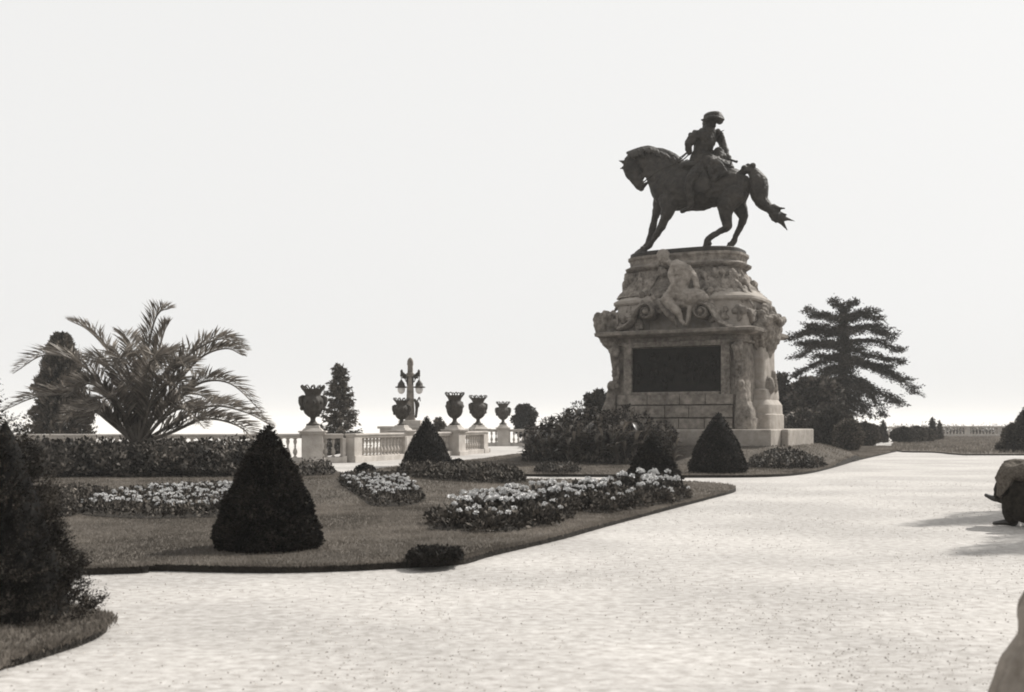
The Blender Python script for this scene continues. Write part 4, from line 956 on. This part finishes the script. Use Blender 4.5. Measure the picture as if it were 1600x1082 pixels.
# ------------------------------------------------------------------ trees
def tree(name, px, Y, z0, pyt, rpx, label, cat, mt, n, leaf, kind, seed, group=None):
    rg = rng_(seed); x = (px-800)/F*Y; h = H+(HY-pyt)*Y/F-z0; r = rpx/F*Y
    e = empty(name, (x, Y, z0), 0, label, cat, group)
    tr = MB(); tr.tube([(0, 0, -.1, .035*h*.6), (rg.uniform(-.02, .02)*h, 0, h*.5, .022*h*.6), (0, 0, h*.96, .006*h)], n=8)
    b = MB()
    if kind == 'column':
        t = rg.uniform(0, 1, n); an = rg.uniform(0, 6.283, n)
        cl = fbm(np.c_[np.cos(an)*r, np.sin(an)*r, t*h], 2.4, seed)
        rr = r*np.clip(1.1*np.sin(np.pi*(t*.72+.27))**.6, .05, 2)*(.9+.6*cl)*rg.uniform(.5, 1.1, n)**.4
        P = np.c_[rr*np.cos(an), rr*np.sin(an), h*(.02+.97*t)]; D = np.c_[np.cos(an), np.sin(an), np.full(n, 1.1)]+rg.normal(0, .5, (n, 3))
        b.leaves(P, D, leaf*rg.uniform(.6, 1.3, n), .45, rg, tone=np.clip(.8+1.2*cl+rg.normal(0, .3, n), .2, 2.2))
    elif kind == 'spruce':
        nb = 110
        for k in range(nb):
            t = (k/nb)**.9; an = k*2.4+rg.uniform(-.4, .4); L = r*(1-t)**.85*rg.uniform(.65, 1.12)+.1; z = h*(.04+.93*t)
            d = np.array((math.cos(an), math.sin(an), -.18+.5*t)); tip = d*L
            tr.tube([(0, 0, z, .018), (tip[0]*.5, tip[1]*.5, z+tip[2]*.5+.04, .012), (tip[0], tip[1], z+tip[2], .005)], n=5, sub=1)
            m = int(n/nb*(.35+L/r)); u = rg.uniform(.12, 1, m)
            P = np.outer(u, tip)+np.array((0, 0, z))+rg.normal(0, 1, (m, 3))*np.array((.09, .09, .05))*L**.5; P[:, 2] -= rg.uniform(0, .22, m)*L*.6
            D = d+rg.normal(0, .5, (m, 3)); D[:, 2] -= .5
            b.leaves(P, D, leaf*rg.uniform(.6, 1.4, m), .4, rg)
    else:   # broad crown of clumps
        K = 80
        for k in range(K):
            d = rg.normal(size=3); d /= np.linalg.norm(d); q = rg.uniform(.35, 1)**.5
            c = np.array((d[0]*r*.8*q, d[1]*r*.8*q, h*.56+d[2]*h*.38*q)); s_ = r*rg.uniform(.12, .30)
            tr.tube([(0, 0, h*.3, .02*h*.5), (c[0]*.5, c[1]*.5, h*.3+(c[2]-h*.3)*.6, .012*h*.5), (c[0], c[1], c[2], .004*h)], n=5, sub=1)
            m = n//K; dd = rg.normal(size=(m, 3)); dd /= np.linalg.norm(dd, axis=1)[:, None]
            P = c+dd*s_*np.array((1, 1, .7))*rg.uniform(.3, 1, (m, 1))**.5
            b.leaves(P, dd+rg.normal(0, .8, (m, 3)), leaf*rg.uniform(.6, 1.4, m), .6, rg, tone=rg.uniform(.7, 1.2)*rg.uniform(.5, 1.4, m))
    b.build('crown', M[mt], e); tr.build('trunk', M['bark'], e, smooth=60)
    return e
tree('columnar_tree', 96, 46, -2.8, 522, 38, 'dense columnar evergreen behind the palm fronds on the left', 'tree', 'spruce', 26000, .2, 'column', 91)
tree('spruce_tree', 531, 50, -3, 562, 60, 'feathery young conifer behind the balustrade, next to the largest urn', 'conifer', 'spruce', 22000, .15, 'spruce', 92)
tree('small_tree', 820, 72, 0, 629, 20, 'small round dark tree behind the cannas and the farthest urn', 'tree', 'cedar', 7000, .2, 'broad', 93)
tree('small_tree', 933, 56, 0, 602, 22, 'small dark tree against the left side of the pedestal', 'tree', 'cedar', 8000, .2, 'broad', 94)
tree('small_tree', 686, 56, 0, 652, 11, 'tiny shrub top peeping over the balustrade left of an urn', 'shrub', 'far', 2500, .14, 'broad', 95)
tree('leafy_tree', 1215, 58, 0, 575, 24, 'thin leafy tree just right of the pedestal', 'tree', 'cedar', 7000, .2, 'broad', 96)
tree('leafy_tree', 1274, 56, 0, 584, 46, 'bushy tree in front of the cedar, twiggy at the top', 'tree', 'shrub', 12000, .26, 'broad', 97)

def cedar():
    rg = rng_(101); Y0 = 62; z0 = 0; cx = (1318-800)/F*Y0; s1 = F/Y0
    e = empty('cedar_tree', (cx, Y0, z0), 0, 'large layered cedar with flat spreading branches, right of the monument', 'cedar')
    def L3(px, py, dy): Yp = Y0+dy; p = W(px, py, Yp); return np.array((p[0]-cx, dy, p[2]-z0))
    tr = MB(); tr.tube([(0, 0, -.1, .34), (.05, 0, 2.5, .27), (-.05, 0, 5.5, .17), (0, 0, 8.2, .05)], n=10)
    b = MB()
    limbs = [((1318, 478), (1300, 470), 0), ((1320, 480), (1338, 472), 0), ((1318, 492), (1258, 483), 0), ((1318, 500), (1264, 495), .8), ((1320, 490), (1372, 490), 0), ((1320, 500), (1378, 506), .6),
     ((1318, 520), (1258, 510), -.5), ((1320, 508), (1392, 522), -.6), ((1320, 520), (1396, 530), .8), ((1318, 528), (1234, 532), -.4), ((1318, 540), (1262, 545), 1.2),
     ((1322, 530), (1410, 552), 0), ((1322, 545), (1412, 566), -.7), ((1318, 556), (1276, 556), -1), ((1322, 560), (1406, 594), -.4), ((1322, 556), (1380, 575), 1.3),
     ((1316, 545), (1246, 560), -.8), ((1318, 515), (1250, 520), .5), ((1318, 535), (1244, 538), .3), ((1316, 572), (1228, 612), -.8), ((1316, 566), (1240, 590), .8), ((1322, 574), (1436, 617), -.3), ((1322, 590), (1410, 632), .8), ((1316, 590), (1224, 640), -.2), ((1322, 596), (1380, 650), -1.2),
     ((1318, 580), (1290, 600), -2.6), ((1318, 590), (1345, 615), -2.6), ((1318, 560), (1330, 575), -2.3), ((1318, 540), (1305, 545), -2.0), ((1318, 515), (1330, 518), -1.7), ((1318, 600), (1270, 640), -2.2), ((1318, 600), (1320, 650), -2.8),
     ((1318, 610), (1360, 655), -1.8), ((1318, 570), (1300, 580), 2.6), ((1318, 590), (1350, 620), 2.4), ((1318, 540), (1335, 550), 2.0), ((1318, 520), (1300, 525), 1.8), ((1318, 500), (1310, 500), -1.3), ((1318, 500), (1328, 498), 1.3)]
    for (a, t, dy) in limbs:
        A = L3(a[0], a[1]+rg.uniform(-7, 7), 0); A[0] = 0; Tp = L3(t[0], t[1], dy); L = np.linalg.norm(Tp-A)
        mid = (A+Tp)/2+np.array((0, 0, rg.uniform(-.03, .16)*L)); C = cr([A, mid, Tp], 8)
        tr.tube([tuple(c)+(.07*(1-i/len(C))+.015,) for i, c in enumerate(C)], n=5, sub=1)
        ax = (Tp-A)/L; gap = rg.uniform(0, 6.28); sd = np.cross(ax, (0, 0, 1.)); sd /= np.linalg.norm(sd)
        nt_ = max(5, int(L*4.5))
        for k in range(nt_):
            u = .22+.78*k/nt_; c = C[int(u*(len(C)-1))]; wdt = .85*math.sin(math.pi*(.15+.75*u))*min(1, L/3)+.16
            wdt *= .75+.5*math.sin(gap+k*.9)*rg.random()+.1; c = c+rg.normal(0, .05, 3)
            for s_ in (-1, 1):
                tipv = sd*s_*wdt*rg.uniform(.6, 1.2)+ax*wdt*rg.uniform(.2, .8); tipv[2] -= .05
                m = 60; q = rg.uniform(0, 1, m); tipv[2] += rg.uniform(-.12, .16)
                P = c+np.outer(q, tipv)+rg.normal(0, 1, (m, 3))*np.array((.13, .13, .07)); D = tipv+rg.normal(0, .35, (m, 3)); D[:, 2] += .12
                b.leaves(P, D, .15*rg.uniform(.6, 1.4, m), .35, rg, tone=rg.uniform(.75, 1.2)*rg.uniform(.5, 1.4, m))
    # drooping inner foliage
    m = 9000; t = rg.uniform(0, 1, m); an = rg.uniform(0, 6.28, m); cl = fbm(np.c_[np.cos(an)*2, np.sin(an)*2, t*8], 1.0, 5)
    rr = (.35+1.5*(1-t)**1.4)*(.7+.8*cl)*rg.uniform(.3, 1, m); P = np.c_[rr*np.cos(an), rr*np.sin(an), 1.0+6.9*t]
    b.leaves(P, rg.normal(0, 1, (m, 3)), .16, .4, rg, tone=rg.uniform(.4, 1.1, m))
    b.build('crown', M['cedar'], e); tr.build('trunk', M['bark'], e, smooth=60)
cedar()
# shrubs beneath the cedar and along the far lawn
cone2 = lambda t: (1-t)**.6*(.9+.1*math.sin(t*9))
def bush(px, pyb, pyt, rpx, label, seed, mt='cedar', n=5000, leaf=.13, Y=None, kind=ball, name='shrub', cat='shrub', group=None, z0=.06, rough=.1):
    return clipped(name, px, pyb, pyt, rpx, label, cat, mt, n, leaf, kind, rough, seed, z0, group, .5, Y, .85)
bush(1300, 704, 640, 30, 'dark rounded bush under the cedar, left of the trunk', 110, n=7000, Y=52, rough=.3, leaf=.18)
bush(1325, 706, 655, 21, 'rounded clipped bush at the foot of the cedar', 111, mt='far', n=5000, Y=50)
bush(1255, 700, 640, 34, 'broad leafy bush behind the plinth corner', 112, n=6000, Y=54, mt='shrub', leaf=.22, rough=.3)
bush(1352, 700, 660, 20, 'pale low bush right of the cedar trunk', 113, mt='far', n=3500, Y=60)
bush(1366, 695, 664, 12, 'small dark bush beside the narrow cypress on the far lawn', 114, n=2500, Y=70)
bush(1380, 694, 655, 7, 'lone narrow dark cypress with a pointed top beyond the cedar', 115, n=1500, Y=72, kind=cone2, name='cypress', cat='cypress')
bush(1412, 696, 667, 18, 'dark hedge bush, left of the far shrub row', 116, mt='cedar', n=3500, Y=68)
bush(1432, 695, 666, 15, 'middle bush of the far shrub row', 117, mt='far', n=3000, Y=70)
bush(1448, 692, 669, 12, 'right hand low bush of the far shrub row', 118, mt='far', n=2500, Y=72)
bush(1457, 690, 651, 7.5, 'taller of the two small pointed cypresses by the far balustrade', 119, n=1800, Y=78, kind=cone2, name='cypress', cat='cypress')
bush(1468, 690, 656, 5.5, 'shorter, paler of the two pointed cypresses by the far balustrade', 120, mt='far', n=1500, Y=80, kind=cone2, name='cypress', cat='cypress')
leafy('hedge', [(36, 103), (36, 105), (62, 105), (62, 103)], lambda x, y: 0, 1.0, 20000, .13, 'far', 'long hazy hedge behind the distant balustrade at the right', 'hedge', 140, kind=None)
bush(1608, 712, 628, 34, 'dark conical evergreen at the right edge beyond the gravel', 121, n=7000, Y=48, kind=prof_cone, leaf=.1, name='conifer', cat='conifer')
bush(1582, 706, 662, 15, 'low bush beside the evergreen at the right edge', 122, n=3000, Y=50, mt='far', leaf=.1)
bush(1570, 708, 690, 12, 'lowest flat bush left of the evergreen at the right edge', 123, n=2000, Y=48.5, mt='far', leaf=.1)
# tall narrow conifers standing just outside the frame whose shade falls over the gravel
def shade_tree(x, y, h, r, label, seed):
    rg = rng_(seed); e = empty('conifer', (x, y, 0), 0, label, 'conifer'); n = 9000; t = 1-np.sqrt(rg.uniform(0, 1, n)); an = rg.uniform(0, 6.28, n)
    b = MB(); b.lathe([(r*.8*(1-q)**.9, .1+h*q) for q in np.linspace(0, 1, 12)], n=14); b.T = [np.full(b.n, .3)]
    rr = r*(1-t)**.8*rg.uniform(.8, 1.15, n)*(1+.25*np.sin(an*5+t*22)); P = np.c_[rr*np.cos(an), rr*np.sin(an), .1+h*t]; D = np.c_[np.cos(an), np.sin(an), np.full(n, .6)]+rg.normal(0, .4, (n, 3))
    b.leaves(P, D, .13, .45, rg); b.build('crown', M['thuja'], e)
    b = MB(); b.tube([(0, 0, -.05, .1), (0, 0, h*.8, .03)], n=8); b.build('trunk', M['bark'], e)
shade_tree(11.8, 18.6, 8.2, 1.6, 'tall broad conifer behind the bench beyond the right edge', 131)
shade_tree(10.2, 14.85, 7.0, 1.5, 'conifer beyond the right edge, nearer than the tall one', 132)

# ------------------------------------------------------------------ benches and people
def bench(x, y, rz, label):
    """local +x along the bench, sitters face local +y"""
    e = empty('park_bench', (x, y, 0), rz, label, 'bench')
    b = MB(); 
    for k in range(4): b.box((0, -.17+.115*k, .43), (1.7, .095, .03))
    b.build('seat', M['wood'], e, bevel=.006)
    b = MB()
    for k in range(3): b.box((0, -.27-.02*k, .58+.12*k), (1.7, .03, .09))
    b.build('backrest', M['wood'], e, bevel=.006)
    for s_ in (-1, 1):
        for yy, top in ((-.24, .88), (.16, .42)):
            b = MB(); b.box((s_*.7, yy, top/2), (.06, .05, top)); b.build('leg', M['lampm'], e)
def hand(b, w, dirv, s=1.0, side=1):
    """small relaxed hand at wrist w along dirv"""
    d = np.array(dirv, float); d /= np.linalg.norm(d); q = np.cross(d, (0, 0, 1.)); q /= np.linalg.norm(q); dn = np.cross(q, d)
    w = np.array(w, float); b.tube([tuple(w)+(.028, .018), tuple(w+d*.05)+(.04, .018), tuple(w+d*.09)+(.04, .016)], side=tuple(q), n=10)
    for k, L in enumerate((.062, .072, .068, .052)):
        o_ = w+d*.09+q*(.03-.02*k); b.tube([tuple(o_)+(.009,), tuple(o_+d*L*.5-dn*.012)+(.009,), tuple(o_+d*L*.85-dn*.035)+(.0075,)], n=7, sub=2)
    o_ = w+d*.03+q*.035*side; b.tube([tuple(o_)+(.011,), tuple(o_+q*.02*side+d*.025)+(.01,), tuple(o_+q*.02*side+d*.055-dn*.01)+(.008,)], n=7, sub=2)
def sitter(x, y, rz, label, coat, crossed=True, lap=.0, trous='dark', long=False):
    e = empty('person', (x, y, 0), rz, label, 'person')
    # body (one continuous surface): local y forward, x sideways
    b = MB()
    b.tube([(0, -.02, .50, .16, .13), (0, -.04, .65, .14, .11), (0, -.05, .85, .17, .12), (0, -.05, 1.0, .19, .12), (0, -.04, 1.08, .09, .07), (0, -.02, 1.17, .055, .055)], side=(1, 0, 0), n=16)
    b.ell((0, .0, 1.27), (.078, .098, .118), n=16); b.ell((0, .1, 1.262), (.014, .022, .026), n=8); b.ell((0, .085, 1.215), (.028, .02, .01), n=8); b.ell((0, .07, 1.185), (.035, .03, .025), n=8)
    for s_ in (-1, 1):
        b.ell((s_*.078, -.005, 1.265), (.012, .022, .032), n=8); b.ell((s_*.03, .088, 1.283), (.014, .01, .009), n=8)
        b.tube([(s_*.18, -.05, 1.02, .058), (s_*.23, 0, .86, .048), (s_*.24, .06, .76, .042), (s_*.17, .2, .70, .034), (s_*.1, .3, .70, .027)], n=10)
        hand(b, (s_*.1, .3, .70), (-s_*.3, 1, -.05), side=-s_)
    b.tube([(.09, 0, .5, .085), (.10, .25, .52, .078), (.10, .46, .50, .062), (.10, .48, .3, .052), (.10, .44, .1, .038), (.10, .46, .06, .04)], n=12)
    if crossed: b.tube([(-.09, 0, .52, .085), (-.04, .25, .6, .078), (.04, .5, .62, .06), (.1, .58, .48, .05), (.14, .60, .36, .038)], n=12)
    else: b.tube([(-.09, 0, .5, .085), (-.10, .25, .52, .078), (-.10, .46, .50, .062), (-.10, .48, .3, .052), (-.10, .44, .1, .038), (-.1, .46, .06, .04)], n=12)
    organic(b, 'body', M['skin'], e, .009, 2)
    b = MB()   # trousers
    b.tube([(.09, -.02, .5, .11), (.10, .25, .53, .10), (.10, .47, .51, .085), (.10, .50, .3, .10), (.10, .47, .11, .095)], n=12)
    if crossed: b.tube([(0, .26, .5, .2, .22), (0, .3, .38, .2, .2), (0, .32, .24, .19, .19)], side=(1, 0, 0), n=18)
    if crossed: b.tube([(0, .42, .52, .22, .13), (.02, .5, .38, .21, .11), (.03, .5, .24, .2, .08)], side=(1, 0, 0), n=16)
    if crossed: b.tube([(-.09, -.02, .53, .11), (-.04, .25, .61, .10), (.04, .51, .63, .085), (.1, .58, .5, .10), (.14, .60, .38, .09)], n=12)
    else: b.tube([(-.09, -.02, .5, .11), (-.10, .25, .53, .10), (-.10, .47, .51, .085), (-.10, .50, .3, .085), (-.1, .47, .11, .08)], n=12)
    organic(b, 'trousers', M[trous], e, .014, 2, .012, 9)
    feet = [((.10, .44, .05), (.10, .56, .045), (.10, .68, .03))]
    feet.append(((.14, .58, .35), (.16, .68, .35), (.17, .78, .39)) if crossed else ((-.10, .44, .05), (-.10, .56, .045), (-.10, .68, .03)))
    for f in feet:
        b = MB(); b.tube([f[0]+(.045, .05), f[1]+(.045, .04), f[2]+(.035, .025)], side=(1, 0, 0), n=12); b.build('shoe', M['leather'], e, smooth=60)
    b = MB()   # coat with skirts spread over the lap
    b.tube([(0, -.03, .50, .24, .18), (0, -.05, .65, .2, .15), (0, -.06, .85, .22, .16), (0, -.06, 1.0, .235, .15), (0, -.05, 1.08, .12, .1)], side=(1, 0, 0), n=18)
    for s_ in (-1, 1): b.tube([(s_*.19, -.06, 1.02, .078), (s_*.25, 0, .86, .068), (s_*.26, .06, .76, .062), (s_*.18, .2, .71, .055), (s_*.11, .285, .70, .046)], n=12)
    b.tube([(0, .0, .56, .26, .13), (0, .25, .64+lap, .28, .15), (.02, .48, .62+lap, .28, .14), (.03, .56, .52, .27, .09), (.03, .60, .42, .26, .04)], side=(1, 0, 0), n=20)
    if long: b.tube([(0, .45, .60, .27, .14), (.02, .58, .42, .29, .12), (.02, .66, .24, .32, .10), (.02, .72, .12, .34, .08)], side=(1, 0, 0), n=20)
    co_ = organic(b, 'coat', M[coat], e, .014, 2, .012 if long else .03, 6)
    for v in co_.data.vertices: v.co += Vector((0, 1, .3))*(.014*math.sin(v.co.x*42+5*v.co.z)+(.002 if long else .02)*noise.noise(v.co*11)+(.0 if long else .012)*noise.noise(v.co*25))
    b = MB(); b.ell((0, -.015, 1.31), (.09, .105, .09), n=16); b.ell((0, -.06, 1.26), (.08, .07, .09), n=12); organic(b, 'hair', M['hair'], e, .01, 1, .008, 20)
    return e
FA = math.atan2(.418, -.908)-R(90)      # local +y -> facing left, across the path
fx, fy = -.908, .418
def seat_at(kx, ky): return kx-fx*.5, ky-fy*.5
x, y = seat_at(6.47, 14.15)
sitter(x, y, FA, 'person in grey coat and dark trousers with legs crossed, cut by the right edge', 'tweed', True, .08)
bench(x+.15, y+.4, FA, 'park bench under the person with crossed legs at the right edge')
x, y = seat_at(2.05, 4.05)
sitter(x, y, FA, 'person in pale coat seated in the bottom right corner', 'light_coat', False, .04, long=True)
bench(x+.1, y+.25, FA, 'park bench under the pale coated person in the bottom right corner')

# ------------------------------------------------------------------ air
hz = MB(); hz.box((0, 2000, -13.2), (5200, 5000, 56.4))
hm = bpy.data.materials.new('haze'); hm.use_nodes = True; t = hm.node_tree; t.nodes.clear()
oo = t.nodes.new('ShaderNodeOutputMaterial'); pv = t.nodes.new('ShaderNodeVolumePrincipled'); pv.inputs['Color'].default_value = (.93, .925, .91, 1); pv.inputs['Density'].default_value = .0006
t.links.new(pv.outputs[0], oo.inputs['Volume'])
o = hz.build('haze', hm); tag(o, 'thin pale haze over the terrace and the valley', 'haze', kind='stuff')
